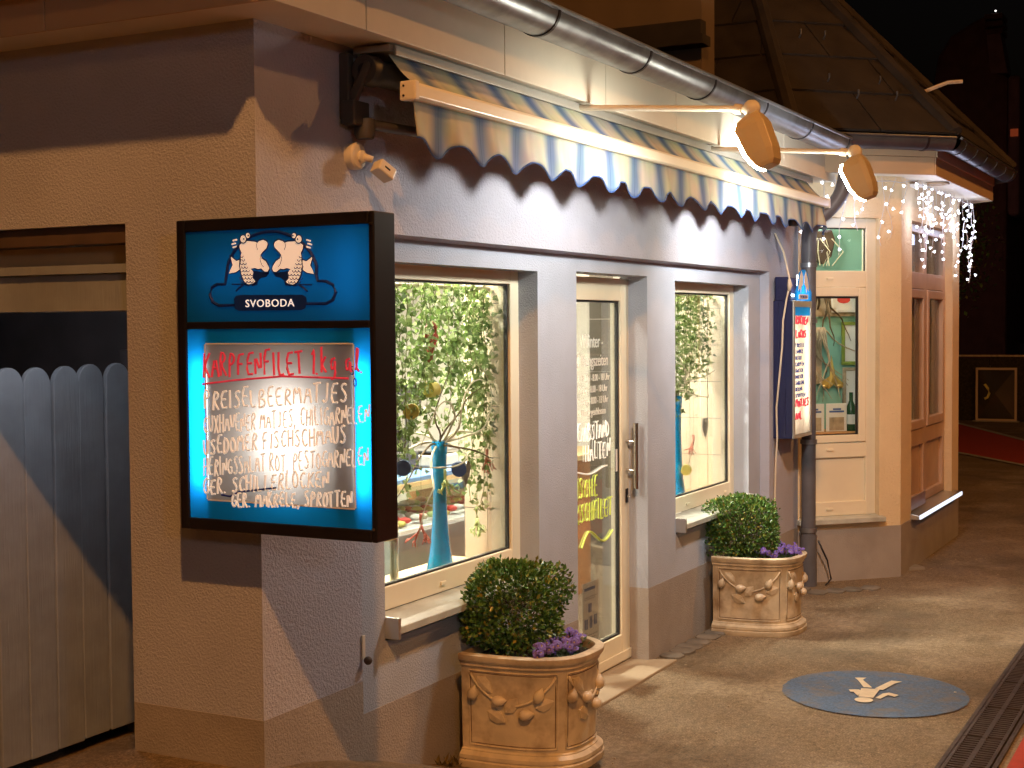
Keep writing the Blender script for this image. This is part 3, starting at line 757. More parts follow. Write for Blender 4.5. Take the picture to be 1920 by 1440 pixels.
MB().box(6.685, yd+.016, .165, 6.70, yd+.0172, .235).build('sticker', 'sticker_red', door)

# bay windows: 45 degree face (upper light, sash, lower panel)
T = TB; u0, u1 = .10, .715; yb = .05
w = MB(T); z0, z1 = .438, 2.462
w.box(u0, yb, z0, u0+.06, yb+.06, z1); w.box(u1-.075, yb, z0, u1, yb+.06, z1)
for za, zb in ((z0, z0+.095), (.835, .935), (1.995, 2.105), (2.395, z1)): w.box(u0+.06, yb, za, u1-.075, yb+.06, zb)
o = w.build('window', 'pvc_cream', B, bevel=.004)
MB(T).box(u0+.06, yb+.02, z0+.095, u1-.075, yb+.04, .835).build('lower_panel', 'pvc_cream', o)
MB(T).box(u0+.06, yb+.03, 2.105, u1-.075, yb+.036, 2.395).build('pane', 'glass_bay', o)
gk = MB(T); gk.box(u1-.081, yb+.018, 2.105, u1-.074, yb+.028, 2.395); gk.box(u0+.06, yb+.018, 2.388, u1-.08, yb+.028, 2.396); gk.build('gasket', 'gasket', o)
s = MB(T); a, b, c, d = u0+.06, u1-.082, .94, 1.992
s.box(a, yb-.012, c, a+.055, yb+.04, d); s.box(b-.055, yb-.012, c, b, yb+.04, d); s.box(a+.055, yb-.012, c, b-.055, yb+.04, c+.05); s.box(a+.055, yb-.012, d-.06, b-.055, yb+.04, d)
so = s.build('sash', 'pvc_cream', o, bevel=.005)
gk = MB(T); gk.box(b-.069, yb+.0, c+.05, b-.054, yb+.012, d-.06); gk.box(a+.055, yb, d-.074, b-.069, yb+.012, d-.059); gk.box(a+.055, yb, c+.049, b-.069, yb+.012, c+.057); gk.build('gasket', 'gasket', o)
MB(T).box(a+.055, yb+.02, c+.05, b-.055, yb+.026, d-.06).build('pane', 'glass_bay', o)
for z in (.485, .89, 2.05): MB(T).box(.335, yb-.012, z-.008, .385, yb+.002, z+.008).build('drain_cap', 'pvc_cream', o, bevel=.003)
MB(T).prism([(u0-.02, yb+.01, .438),(u0-.02, -.05, .428),(u0-.02, -.05, .395),(u0-.02, yb+.01, .405)], (u1-u0+.045,0,0)).build('sill', 'sill_stone', o, bevel=.003)
# street face of the bay: two tall sashes, upper lights, lower panels (brown wood)
mat('bay_wood', (0.50, 0.36, 0.26), 0.42, var=0.08, vscale=8)
T = TF; u0, u1 = .34, 1.86; yb = .06
w = MB(T); z0, z1 = .40, 2.47; um = (u0+u1)/2
w.box(u0, yb, z0, u0+.07, yb+.07, z1); w.box(u1-.07, yb, z0, u1, yb+.07, z1); w.box(um-.05, yb, z0, um+.05, yb+.07, z1)
for za, zb in ((z0, .47), (.84, .96), (2.0, 2.12), (2.41, z1)):
    w.box(u0+.07, yb, za, um-.05, yb+.07, zb); w.box(um+.05, yb, za, u1-.07, yb+.07, zb)
o = w.build('window', 'bay_wood', B, bevel=.005)
for a, b in ((u0+.07, um-.05), (um+.05, u1-.07)):
    MB(T).box(a, yb+.03, .47, b, yb+.045, .84).build('lower_panel', 'bay_wood', o)
    MB(T).box(a, yb+.035, 2.12, b, yb+.041, 2.41).build('pane', 'glass_bay', o)
    s = MB(T); s.box(a, yb-.012, .965, a+.06, yb+.04, 1.995); s.box(b-.06, yb-.012, .965, b, yb+.04, 1.995); s.box(a+.06, yb-.012, .965, b-.06, yb+.04, 1.03); s.box(a+.06, yb-.012, 1.93, b-.06, yb+.04, 1.995)
    so = s.build('sash', 'bay_wood', o, bevel=.006)
    MB(T).box(a+.06, yb+.02, 1.03, b-.06, yb+.026, 1.93).build('pane', 'glass_bay', o)
MB(T).prism([(u0-.02, yb+.02, .40),(u0-.02, -.06, .385),(u0-.02, -.06, .352),(u0-.02, yb+.02, .36)], (u1-u0+.12,0,0)).build('sill', 'alu', o, bevel=.003)
MB(T).box(u0+.0, -.068, .356, u1+.09, -.0605, .384).build('led_strip', 'sill_led', o)
MB(T).box(u0+.0, yb-.05, .405, u0+.55, yb-.035, .50).build('letter_plate', 'alu', o, bevel=.004)

# yard gateway in the left wall: lintel boards, beam, back coloured dark for shade
MB().box(3.52, .47, 2.03, 3.69, 2.30, 2.089).build('lintel_board', 'dark_wood', B)
MB().box(3.60, .47, 1.965, 3.68, 2.30, 2.028).build('lintel_board', 'beige_board', B)
gb = MB(); gb.box(3.525, .47, 1.934, 3.69, 2.30, 1.963); gb.box(3.545, .475, 1.81, 3.72, 2.30, 1.932); gb.build('gate_beam', 'gate_paint', B)
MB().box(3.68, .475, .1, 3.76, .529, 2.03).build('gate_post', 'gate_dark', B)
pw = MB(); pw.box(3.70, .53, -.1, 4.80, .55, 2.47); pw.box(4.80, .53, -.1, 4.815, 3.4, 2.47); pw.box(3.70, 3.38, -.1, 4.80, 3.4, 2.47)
pw.build('passage_wall', 'gate_dark', B); MB().box(3.705, .551, 2.20, 4.799, 3.379, 2.22).build('passage_ceiling', 'gate_dark', B)  # near-black colour stands in for the deep shade of the gateway

# ------------------------------------------------------------------ yard gate (leaf swung open towards the street)
G = empty('yard_gate', (4.55, 1.50, .05), 'grey board gate with rounded plank tops inside the dark gateway', 'gate')
pk = MB(); wv, hh, n = .140, 1.55, 12
out = [(-wv/2, 0, 0), (wv/2, 0, 0)]+[(wv/2*math.cos(math.pi*i/n), 0, hh-wv/2*1.05+wv/2*1.05*math.sin(math.pi*i/n)) for i in range(n+1)]
pk.prism(out, (0, .024, 0))
tmp = pk.build('plank', 'gate_paint', None, bevel=.003); pme = tmp.data; bpy.data.objects.remove(tmp)
for i in range(6):
    x = 4.54-i*.1475; rg = random.Random(i*5+1)
    o = inst('plank', pme, (x, 1.493+rg.uniform(-.004,.004), .05+rg.uniform(-.008,.008)), G, (0, R_(rg.uniform(-.35,.35)), 0))
    bv = o.modifiers.new('bevel', 'BEVEL'); bv.width = .004; bv.segments = 2; bv.limit_method = 'ANGLE'
for z in (.30, 1.25): MB().box(3.74, 1.522, z, 4.66, 1.56, z+.10).build('rail', 'gate_dark', G)
MB().box(4.63, 1.47, .0, 4.70, 1.56, 1.66).build('hinge_post', 'gate_dark', G, bevel=.004)

gl_ = empty('gateway_lamp', (3.79, .98, 2.19), 'small white ceiling lamp inside the dark gateway, hidden behind the lintel', 'lamp')
MB().lathe([(.10,2.198),(.10,2.15),(.08,2.13),(.01,2.125)], (3.79,.98,0), 16).build('shade', 'paper', gl_, smooth='auto')
L = bpy.data.lights.new('lamp_light', 'POINT'); L.energy = 9; L.color = (.95,.97,1.0); L.shadow_soft_size = .10
o = bpy.data.objects.new('lamp_light', L); COL.objects.link(o); o.parent = gl_; o.location = (0,0,-.18)

# ------------------------------------------------------------------ awning
AW = empty('awning', (6.5, -.06, 2.6), 'cream awning with blue stripes and scalloped valance above the shop windows', 'awning')
AX0, AX1 = 4.0, 9.03
MB().box(AX0, -.230, 2.660, AX1, -.085, 2.684).build('top_profile', 'alu_dull', AW, bevel=.004)
MB().box(AX0+.02, -.242, 2.648, AX1-.02, -.231, 2.682).build('front_profile', 'alu_dull', AW, bevel=.003)
MB().tube([(AX0+.01,-.15,2.60),(AX1-.01,-.15,2.60)], .045, 14).build('roller', 'awning_grey', AW, smooth='auto')
def cloth():
    vs = []; fs = []; N = 340; K = 6
    p0 = Vector((0,-.206,2.656)); p1 = Vector((0,-.312,2.545))
    for i in range(N+1):
        x = AX0+.03+(AX1-AX0-.06)*i/N
        for k in range(K+1):
            t = k/K; p = p0.lerp(p1, t); sag = -.010*math.sin(math.pi*t)*(1+.3*math.sin(x*3.1))
            vs.append((x, p.y, p.z+sag+.0015*math.sin(x*40)*math.sin(math.pi*t)))
    for i in range(N):
        for k in range(K): fs.append((i*(K+1)+k, (i+1)*(K+1)+k, (i+1)*(K+1)+k+1, i*(K+1)+k+1))
    MB().add(vs, fs).build('cloth', 'awning_cloth', AW, smooth=True)
    rnd = random.Random(2); ph = [rnd.uniform(0, 6.28) for _ in range(6)]
    vs = []; fs = []; K = 8; N = 680
    for i in range(N+1):
        x = AX0+.008+(AX1-AX0-.02)*i/N
        fr = ((x-4.171)/.2853) % 1.0
        c = math.cos(2*math.pi*fr)                       # valley (lowest) at the blue stripe
        zb = 2.350-.027*c-.006*math.cos(4*math.pi*fr)
        for k in range(K+1):
            t = k/K; z = 2.492+(zb-2.492)*t
            wv = t*(.008*math.sin(x*11+ph[0])+.006*math.sin(x*23+ph[1])+.004*math.sin(x*47+ph[2]+z*20))
            edge = .03*t*math.exp(-((x-AX1)/.15)**2)*math.sin((AX1-x)*50)
            vs.append((x, -.312+wv+edge-.008*t, z))
    for i in range(N):
        for k in range(K): fs.append((i*(K+1)+k, (i+1)*(K+1)+k, (i+1)*(K+1)+k+1, i*(K+1)+k+1))
    v = MB().add(vs, fs).build('valance', 'awning_cloth', AW, smooth=True)
    so = v.modifiers.new('solid', 'SOLIDIFY'); so.thickness = .0012
    hem = [(vs[i*(K+1)+K][0], vs[i*(K+1)+K][1], vs[i*(K+1)+K][2]) for i in range(N+1)]
    MB().tube(hem[::2], .0035, 5).build('hem', 'tin_blue', v)
cloth()
MB().prism([(AX0+.0,-.285,2.492),(AX0+.0,-.285,2.538),(AX0+.0,-.300,2.549),(AX0+.0,-.330,2.549),(AX0+.0,-.342,2.538),(AX0+.0,-.342,2.500),(AX0+.0,-.334,2.490)], (AX1-AX0,0,0)).build('front_bar', 'pvc_cream', AW, bevel=.003)
for xx in (AX0-.028, AX1):
    cp = MB().box(xx, -.345, 2.487, xx+.028, -.283, 2.552).build('end_cap', 'flood_white', AW, bevel=.006)
    MB().lathe([(.004,0),(.004,.003)], (xx-.0032,-.30,2.535), 8, 'x').build('screw', 'gasket', cp); MB().lathe([(.004,0),(.004,.003)], (xx-.0032,-.30,2.503), 8, 'x').build('screw', 'gasket', cp)
# end bracket with roller hub and folding arm
for s, xx in ((1, AX0), (-1, AX1)):
    k = MB(); k.box(xx-.05*s, -.10, 2.44, xx-.015*s, -.06, 2.66); k.prism([(xx-.045*s,-.08,2.50),(xx-.045*s,-.16,2.63),(xx-.045*s,-.185,2.615),(xx-.045*s,-.11,2.47)], (.02*s,0,0))
    k.box(xx-.06*s, -.13, 2.42, xx+.03*s, -.07, 2.50)
    br = k.build('end_bracket', 'awning_grey', AW, bevel=.006)
    MB().lathe([(.048,-.03),(.052,-.02),(.052,.03),(.044,.036)], (xx-.005*s,-.15,2.60), 18, 'x').build('hub', 'awning_grey', br, smooth='auto')
    MB().lathe([(.02,-.036),(.02,-.03)], (xx-.005*s,-.15,2.60), 12, 'x').build('hub_socket', 'black_metal', br)
    MB().lathe([(.03,-.02),(.036,0),(.036,.045),(.02,.05)], (xx+.02*s,-.115,2.40), 14).build('arm_joint', 'awning_grey', br, smooth='auto')
    MB().tube([(xx+.02*s,-.12,2.43),(xx+.9*s,-.16,2.45)], .018, 10).build('arm', 'awning_grey', br, smooth='auto')
    MB().tube([(xx+.9*s,-.16,2.45),(xx+.10*s,-.285,2.50)], .015, 10).build('arm', 'awning_grey', br, smooth='auto')

# ------------------------------------------------------------------ floodlights on arms
def floodlight(x0, label, power, aim):
    base = Vector((x0, -.20, 2.665)); end = Vector((x0-.02, -.985, 2.60))
    t = empty('floodlight', base, label, 'floodlight', 'floodlights over the awning')
    MB().prism([(x0-.02,-.07,2.686),(x0+.02,-.07,2.686),(x0+.015,-.42,2.660),(x0-.015,-.42,2.660)], (0,0,-.014)).build('mount_plate', 'flood_white', t, bevel=.003)
    MB().tube([(x0,-.20,2.668), end], .0125, 12).build('arm', 'flood_white', t, smooth='auto')
    MB().tube([end+Vector((0,.06,.005)), end+Vector((0,.03,.0))], .02, 12).build('arm_sleeve', 'flood_white', t, smooth='auto')
    MB().ball(end+Vector((0,-.01,0)), .036, 14).build('ball_joint', 'flood_white', t, smooth=True)
    # head: tapered housing hanging below the joint, face turned to the wall
    hd = MB(); c = end+Vector((0,-.015,-.02))
    ax = Vector((.0, -.36, -1)).normalized(); sd = Vector((1, 0, 0)); fw = ax.cross(sd).normalized()
    if fw.y < 0: fw = -fw
    rings = []
    for (l, hw_, dep, bk) in ((0,.026,.028,.026),(.022,.052,.062,.036),(.05,.062,.078,.044),(.16,.062,.064,.044),(.205,.055,.046,.034),(.222,.048,.034,.020)):
        p = c+ax*l
        rings.append([p+sd*hw_+fw*dep, p+sd*hw_-fw*bk*.4, p+sd*hw_*.9-fw*bk, p-sd*hw_*.9-fw*bk, p-sd*hw_-fw*bk*.4, p-sd*hw_+fw*dep])
    vs = [q for r in rings for q in r]; fs = []
    for i in range(len(rings)-1):
        for j in range(6): fs.append((i*6+j, i*6+(j+1)%6, (i+1)*6+(j+1)%6, (i+1)*6+j))
    fs += [tuple(range(6)), tuple(range(len(vs)-6, len(vs)))]
    h = hd.add(vs, fs).build('housing', 'flood_housing', t, bevel=.003)
    ln = MB(); fr_, bk_ = [], []
    for (l, hw_, dep) in ((.022,.048,.062),(.05,.058,.078),(.16,.058,.064),(.205,.051,.046),(.222,.044,.034)):
        p = c+ax*l; fr_ += [p+sd*hw_+fw*(dep+.014), p-sd*hw_+fw*(dep+.014)]; bk_ += [p+sd*hw_+fw*(dep+.001), p-sd*hw_+fw*(dep+.001)]
    vs = fr_+bk_; fs = []
    for i in range(4): fs += [(i*2, i*2+1, i*2+3, i*2+2), (i*2, i*2+2, 10+i*2+2, 10+i*2), (i*2+1, 10+i*2+1, 10+i*2+3, i*2+3)]
    fs += [(0, 10, 11, 1), (8, 9, 19, 18)]
    ln.add(vs, fs).build('lens', 'flood_lens', h)
    L = bpy.data.lights.new('flood_beam', 'SPOT'); L.energy = power; L.color = WHITE_LED; L.spot_size = R_(172); L.spot_blend = .85; L.shadow_soft_size = .06
    lo = bpy.data.objects.new('flood_beam', L); COL.objects.link(lo); lo.parent = t
    lo.location = c+ax*.12+fw*.13-base
    lo.rotation_euler = Vector(aim).to_track_quat('-Z', 'Y').to_euler()
    return t
floodlight(5.47, 'lit floodlight on a white arm over the middle of the awning, nearer the viewer', 50, (-.05,.72,-.70))
floodlight(7.10, 'lit floodlight on a white arm over the far awning end beside the bent downpipe', 92, (.85,.40,-.25))

# ------------------------------------------------------------------ motion sensor and wall socket
t = empty('motion_sensor', (4.02, -.06, 2.325), 'round cream motion sensor with a hanging box under the awning bracket', 'sensor')
MB().lathe([(.046,-.0),(.046,-.028),(.040,-.034),(.02,-.036)], (4.02,-.06,2.325), 18, 'y').build('base', 'flood_white', t, smooth='auto')
MB().lathe([(.022,-.036),(.022,-.045),(.012,-.05)], (4.025,-.06,2.322), 12, 'y').build('collar', 'flood_white', t, smooth='auto')
MB().tube([(4.025,-.105,2.322),(4.045,-.13,2.312)], .012, 10).build('joint', 'flood_white', t, smooth=True)
M_ = Matrix.Translation(Vector((4.075,-.15,2.278))) @ Matrix.Rotation(R_(35),4,'Y') @ Matrix.Rotation(R_(-20),4,'Z')
hb = MB(M_).box(-.033,-.025,-.022,.038,.025,.022).build('sensor_head', 'flood_white', t, bevel=.005)
MB(M_).box(-.012,-.0265,-.003,.012,-.0255,.003).build('slot', 'gasket', hb)
t = empty('crank_socket', (4.055, -.06, .63), 'small cream strap plate with a dark knob low on the lavender pier', 'crank socket')
MB().box(4.042,-.066,.605,4.062,-.0605,.69).build('plate', 'flood_white', t, bevel=.004)
MB().ball((4.058,-.078,.602), .015, 12).build('knob', 'dark_wood', t, smooth=True)

# ------------------------------------------------------------------ big lit menu board on the corner
SX0, SX1 = 3.20, 3.30                    # street face and back of the box
SY0, SY1 = -.007, -.686; SYM = -.737; SZ0, SZ1 = 1.168, 2.060
def spt(px, py, d=0.0):
    """picture point of the board face -> board plane"""
    x = px; u = (x-332-14*(py-415)/577)/398.0
    v = (py-(415-22*u))/((992+25*u)-(415-22*u))
    return Vector((SX0-d, SY0+(SYM-SY0)*u, SZ1+(SZ0-SZ1)*v))
SG = empty('menu_board', (SX1, -.37, SZ0), 'large black framed blue lightbox with two cartoon fish and a handwritten menu', 'sign')
fr = MB(); fw = .030
fr.box(SX0-.006, SY0, SZ0, SX1, SY0-fw, SZ1); fr.box(SX0-.006, SY1+.018, SZ0, SX1, SY1, SZ1)
fr.box(SX0-.006, SY0-fw, SZ0, SX1, SY1+.018, SZ0+.034); fr.box(SX0-.006, SY0-fw, SZ1-.034, SX1, SY1+.018, SZ1)
fr.box(SX0-.006, SY0-fw, 1.747, SX1, SY1+.018, 1.768)
fr.box(SX1-.008, SY0-fw, SZ0+.034, SX1, SY1+.018, 1.747); fr.box(SX1-.008, SY0-fw, 1.768, SX1, SY1+.018, SZ1-.034)
fro = fr.build('frame', 'black_metal', SG, bevel=.004)
for z in (1.205, 2.025): MB().lathe([(.005,-.003),(.005,0)], (SX0-.0065, SY1+.009, z), 8, 'x').build('screw', 'steel', fro)
for z in (1.35, 1.9): MB().box(SX1, -.055, z-.02, 3.5, -.03, z+.02).build('wall_bracket', 'black_metal', SG)
ya, yb_ = SY0-fw, SY1+.018
def sheet(a, b, c, d, x=None): x = SX0+.002 if x is None else x; return MB().add([(x,a,c),(x,b,c),(x,b,d),(x,a,d)], [(0,1,2,3)])
sheet(ya, yb_, 1.768, SZ1-.034).build('emblem_panel', 'sign_blue_top', SG)
# blue surround of the menu with a clear cut-out
ca, cb, c0, c1 = -.104, -.611, 1.258, 1.703
p = MB(); x_ = SX0+.002; zz0, zz1 = SZ0+.034, 1.747
p.add([(x_,ya,zz0),(x_,yb_,zz0),(x_,yb_,zz1),(x_,ya,zz1),(x_,ca,c0),(x_,cb,c0),(x_,cb,c1),(x_,ca,c1)], [(0,1,5,4),(1,2,6,5),(2,3,7,6),(3,0,4,7)])
p.build('surround_panel', 'sign_blue', SG)
sheet(ca, cb, c0, c1, SX0+.0025).build('writing_panel', 'sign_frost', SG)
ln = MB()
for (a, b, c, d) in ((ca+.004, ca, c0, c1), (cb, cb-.004, c0, c1), (ca, cb, c1, c1+.004), (ca, cb, c0-.004, c0)): ln.box(SX0-.0015, a, c, SX0+.0005, b, d)
ln.build('cut_edge', 'sign_inner', SG)
# two fluorescent tubes and a reflector inside, a lamp added to brighten the writing panel's centre
for yy in (-.068, -.640): MB().tube([(SX0+.034, yy, 1.29),(SX0+.034, yy, 1.66)], .012, 10).build('tube_lamp', 'tube_white', SG)
MB().box(SX1-.012, ya, SZ0+.035, SX1-.0085, yb_, 1.746).build('reflector', 'sign_inner', SG)
for yy in (-.098, -.617): MB().box(SX0+.012, yy-.002, 1.2, SX0+.085, yy+.002, 1.74).build('divider', 'sign_inner', SG)
MB().tube([(SX0+.07, -.60, 1.80),(SX0+.07, -.60, 2.0)], .012, 8).build('tube_lamp', 'tube_dim', SG)
MB().tube([(SX0+.085, -.08, 1.90),(SX0+.085, -.5, 1.90)], .008, 8).build('tube_lamp', 'tube_dim', SG)
MB().box(SX1-.012, ya, 1.769, SX1-.0085, yb_, SZ1-.035).build('reflector', 'sign_inner', SG)
MB().ball((SX0+.075, -.375, 1.45), .034, 12, .6, 3.0, 4.0).build('added_bulb', 'added_glow', SG, smooth=True)
MB().box(SX0+.012, -.535, 1.25, SX0+.024, -.552, 1.715).build('inner_strut', 'black_metal', SG)
# emblem
def zp(zx, zy, d): return spt(300+zx/4, 360+zy/4, d)
def blob(pts, d, m_, name, par, mir=None, th=.0012):
    q = [zp((2*mir-x) if mir else x, y, d) for x, y in pts]
    return MB().prism(q, (-th, 0, 0)).build(name, m_, par)
def line(pts, r, d, m_, name, par, mir=None, close=False):
    q = [zp((2*mir-x) if mir else x, y, d) for x, y in pts]
    if close: q.append(q[0])
    return MB().tube(q, r, 6).build(name, m_, par)
em = empty('emblem', (0,0,0)); em.parent = SG; em.location = (0,0,0)
arc = [(515,690),(522,640)]+[(868-345*math.cos(t)*1.0, 640-345*math.sin(t)) for t in [math.pi*(.08+.84*i/24) for i in range(25)]]+[(1200,620),(1212,662)]
line([(590,845),(470,850),(420,825),(395,770),(410,715),(455,690)]+arc+[(1270,664),(1320,690),(1342,745),(1320,805),(1270,830),(1130,832)], .0045, .0005, 'sign_navy', 'outline', em)
blob([(585,800),(600,778),(625,770),(1100,766),(1128,782),(1136,825),(1120,868),(1095,880),(625,888),(595,872)], .0008, 'sign_navy', 'banner', em)
body = [(625,395),(640,372),(690,362),(745,366),(765,374),(778,362),(810,352),(838,366),(848,390),(838,422),(808,452),(794,470),(802,492),(832,512),(852,545),(860,575),(848,598),(822,600),(796,575),(772,580),(748,572),(722,575),(742,600),(735,640),(757,668),(735,688),(700,695),(672,680),(652,648),(638,600),(630,555),(636,500),(642,455),(628,425)]
tail = [(640,500),(606,512),(580,492),(552,470),(574,545),(545,612),(602,604),(642,575)]
for mir in (None, 868):
    blob([(735,585),(815,600),(852,602),(835,632),(795,640),(770,660),(762,695),(720,705)], .0008, 'sign_navy', 'shadow_patch', em, mir)
    line([(570,690),(610,690),(660,690),(700,700)], .0022, .001, 'sign_navy', 'foot', em, mir); line([(600,740),(625,715),(655,695)], .0028, .001, 'sign_navy', 'foot', em, mir)
    blob(tail, .0022, 'fish_cream', 'tail', em, mir); line(tail, .0018, .0032, 'sign_navy', 'tail_line', em, mir, True)
    b_ = blob(body, .0026, 'fish_cream', 'fish_body', em, mir); line(body, .0021, .0038, 'sign_navy', 'body_line', em, mir, True)
    line([(765,376),(758,400),(768,432)], .0009, .004, 'sign_navy', 'lip_line', em, mir); line([(794,470),(786,500),(800,545),(815,560)], .0009, .004, 'sign_navy', 'lip_line', em, mir)
    sc = MB()
    for r in range(8):
        for k in range(4):
            cx = 648+k*24+(12 if r % 2 else 0)-(6 if r > 4 else 0); cy = 475+r*27
            if cx > 662+r*9 and r < 5 or cx > 735: continue
            q = [zp((2*mir-(cx+11*math.cos(t))) if mir else cx+11*math.cos(t), cy+15*math.sin(t), .004) for t in [math.pi*i/6 for i in range(7)]]
            sc.tube(q, .0012, 4)
    sc.build('scales', 'sign_navy', em)
    for (ex, ey, er) in ((695,326,23),(660,352,31)):
        ring = [(ex+er*.8*math.cos(t), ey+er*math.sin(t)) for t in [2*math.pi*i/16 for i in range(16)]]
        e_o = blob(ring, .0042+.0006*(er>20), 'fish_cream', 'eye', em, mir, .001); line(ring, .0018, .0052, 'sign_navy', 'eye_line', em, mir, True)
        blob([(ex+6+5*math.cos(t), ey+7*math.sin(t)) for t in [2*math.pi*i/8 for i in range(8)]], .0062, 'sign_navy', 'pupil', em, mir, .001)
    for (fx, fy) in ((592,365),(583,392),(592,416)): line([(fx-14,fy),(fx+14,fy-8)], .0026, .003, 'fish_cream', 'fin', em, mir)
me = text_mesh('SVOBODA', .030, .0009, 'CENTER', 1.12, 1.12); me.materials.append(MATS['sign_letter'])
o = bpy.data.objects.new('lettering', me); COL.objects.link(o); o.parent = em
cc = zp(860, 856, .0026); o.location = cc-SG.location; o.rotation_euler = Matrix(((0,0,-1),(-1,0,0),(0,1,0))).to_euler()
# handwriting
def board_line(txt, px, py, px2, hpx, seed, m_, mirslope=0):
    a = spt(px, py, .0015); b = spt(px2, py-mirslope, .0015); ux = (b-a); L = ux.length; ux.normalize()
    h = hpx*.00148; n = sum(0.55 if c in 'I.,1l' else (1.2 if c == 'M' else (0.6 if c == ' ' else 1.0)) for c in txt)
    adv = L/n
    mb = MB(); handwrite(mb, txt, a, ux, Vector((0,0,1)), h, adv*1.25, adv, .0036 if m_ == 'ink_red' else (.0026 if n > 24 else .0033), seed)
    return mb.build('handwriting', m_, SG)
board_line('KARPFENFILET 1.kg al.', 387, 706, 690, 44, 1, 'ink_red', 12)
mb = MB(); mb.tube([spt(386,720,.0015), spt(450,712,.0015), spt(540,704,.0015), spt(660,707,.0015)], .003, 5); mb.build('underline', 'ink_red', SG)
board_line('PREISELBEERMATJES', 390, 768, 662, 34, 2, 'ink_white', 18)
board_line('CUXHAVENER MATJES, CHILIGARNELEN', 389, 812, 700, 32, 3, 'ink_white', 24)
board_line('USEDOMER FISCHSCHMAUS', 389, 853, 660, 32, 4, 'ink_white', 26)
board_line('HERINGSSALAT ROT, PESTOGARNELEN', 389, 893, 700, 33, 5, 'ink_white', 24)
board_line('GER. SCHILLERLOCKEN', 389, 928, 630, 30, 6, 'ink_white', 18)
board_line('GER. MAKRELE, SPROTTEN', 445, 950, 672, 28, 7, 'ink_white', 2)
mb = MB(); mb.tube([spt(425,928,.0015), spt(442,931,.0015), spt(460,922,.0015), spt(530,914,.0015)], .003, 5); mb.build('blue_stroke', 'ink_blue', SG)
for i_, c_ in enumerate('SO'):
    mb = MB(); handwrite(mb, c_, spt(664+5*i_,700+22*i_,.0015), (0,-1,0), (0,0,1), .024, .018, .016, .0016, 9); mb.build('handwriting', 'ink_blue', SG)

SG.location = (3.4753, -.2424, 1.1371); SG.scale = (1.0531,)*3      # hung close to the yard-side wall

# ------------------------------------------------------------------ second lightbox on the far pier
S2 = empty('wall_lightbox', (8.95, -.06, 1.02), 'narrow navy lightbox with a glowing menu sheet beside the downpipe', 'sign')
x0, x1, yf = 8.75, 9.16, -.195
k = MB(); k.box(x0, yf+.012, 1.02, x0+.012, YP, 1.895); k.box(x1-.012, yf+.012, 1.02, x1, YP, 1.895); k.box(x0+.012, yf+.012, 1.02, x1-.012, YP, 1.03); k.box(x0+.012, yf+.012, 1.883, x1-.012, YP, 1.895); k.box(x0+.012, YP-.012, 1.03, x1-.012, YP, 1.883)
k.box(x0, yf+.02, 1.8955, x0+.012, YP-.012, 2.045); k.box(x0+.012, yf+.075, 1.8955, x1-.02, YP-.012, 2.045); bx2 = k.build('case', 'navy_metal', S2, bevel=.004)
MB().box(x0+.012, YP-.02, 1.03, x1-.012, YP-.0125, 1.883).build('reflector', 'sign_inner', S2)
for i in range(3): MB().box(x0-.004, -.185+i*.045, 1.04, x0, -.178+i*.045, 1.88).build('fold', 'navy_metal', bx2)
for z in (1.93, 1.98): MB().box(x0-.004, yf+.03, z, x0, YP-.016, z+.01).build('fold', 'navy_metal', bx2)
e = MB(); e.box(x0, yf, 1.02, x1, yf+.012, 1.045); e.box(x0, yf, 1.855, x1, yf+.012, 1.895); e.box(x0, yf, 1.045, x0+.03, yf+.012, 1.855); e.box(x1-.03, yf, 1.045, x1, yf+.012, 1.855); e.build('rim', 'alu', S2, bevel=.003)
def sheet2(a, b, c, d): return MB().add([(a,yf+.006,c),(b,yf+.006,c),(b,yf+.006,d),(a,yf+.006,d)], [(0,1,2,3)])
sheet2(x0+.03, x1-.03, 1.045, 1.80).build('menu_sheet', 'menu_paper', S2)
sheet2(x0+.03, x1-.03, 1.801, 1.855).build('blue_strip', 'sign_blue', S2)
MB().tube([(x1-.10, yf+.06, 1.10),(x1-.10, yf+.06, 1.80)], .012, 8).build('tube_lamp', 'tube_small', S2)
MB().tube([(x0+.07, yf+.06, 1.10),(x0+.07, yf+.06, 1.80)], .009, 8).build('tube_lamp', 'tube_small', S2)
cap = MB().add([(x0+.01,yf,1.895),(x0+.01,yf,1.95),(x0+.06,yf,1.985),(x0+.10,yf,2.07),(x0+.16,yf,2.095),(x0+.25,yf,2.095),(x0+.31,yf,2.07),(x0+.35,yf,1.985),(x0+.40,yf,1.95),(x0+.40,yf,1.895)], [tuple(range(10))]).build('crest', 'sign_blue', S2)
MB().tube([(x0+.05, yf+.035, 1.93),(x0+.36, yf+.035, 1.93)], .006, 8).build('crest_lamp', 'tube_white', S2)
MB().tube([(x0+.20, yf+.035, 1.93),(x0+.20, yf+.035, 2.06)], .006, 8).build('crest_lamp', 'tube_white', S2)
for s in (-1, 1):
    cx = x0+.205
    MB().prism([(cx+s*.012,yf-.002,2.05),(cx+s*.05,yf-.002,2.085),(cx+s*.085,yf-.002,2.05),(cx+s*.11,yf-.002,1.99),(cx+s*.12,yf-.002,1.955),(cx+s*.085,yf-.002,1.975),(cx+s*.06,yf-.002,1.945),(cx+s*.05,yf-.002,1.985),(cx+s*.015,yf-.002,2.0)], (0,-.002,0)).build('fish_shape', 'letter_white', S2)
MB().box(x0+.10, yf-.003, 1.905, x0+.31, yf-.001, 1.937).build('name_plate', 'letter_white', S2)
me = text_mesh('SVOBODA', .028, .0005, 'CENTER', 1.0, 1.2); me.materials.append(MATS['sign_navy'])
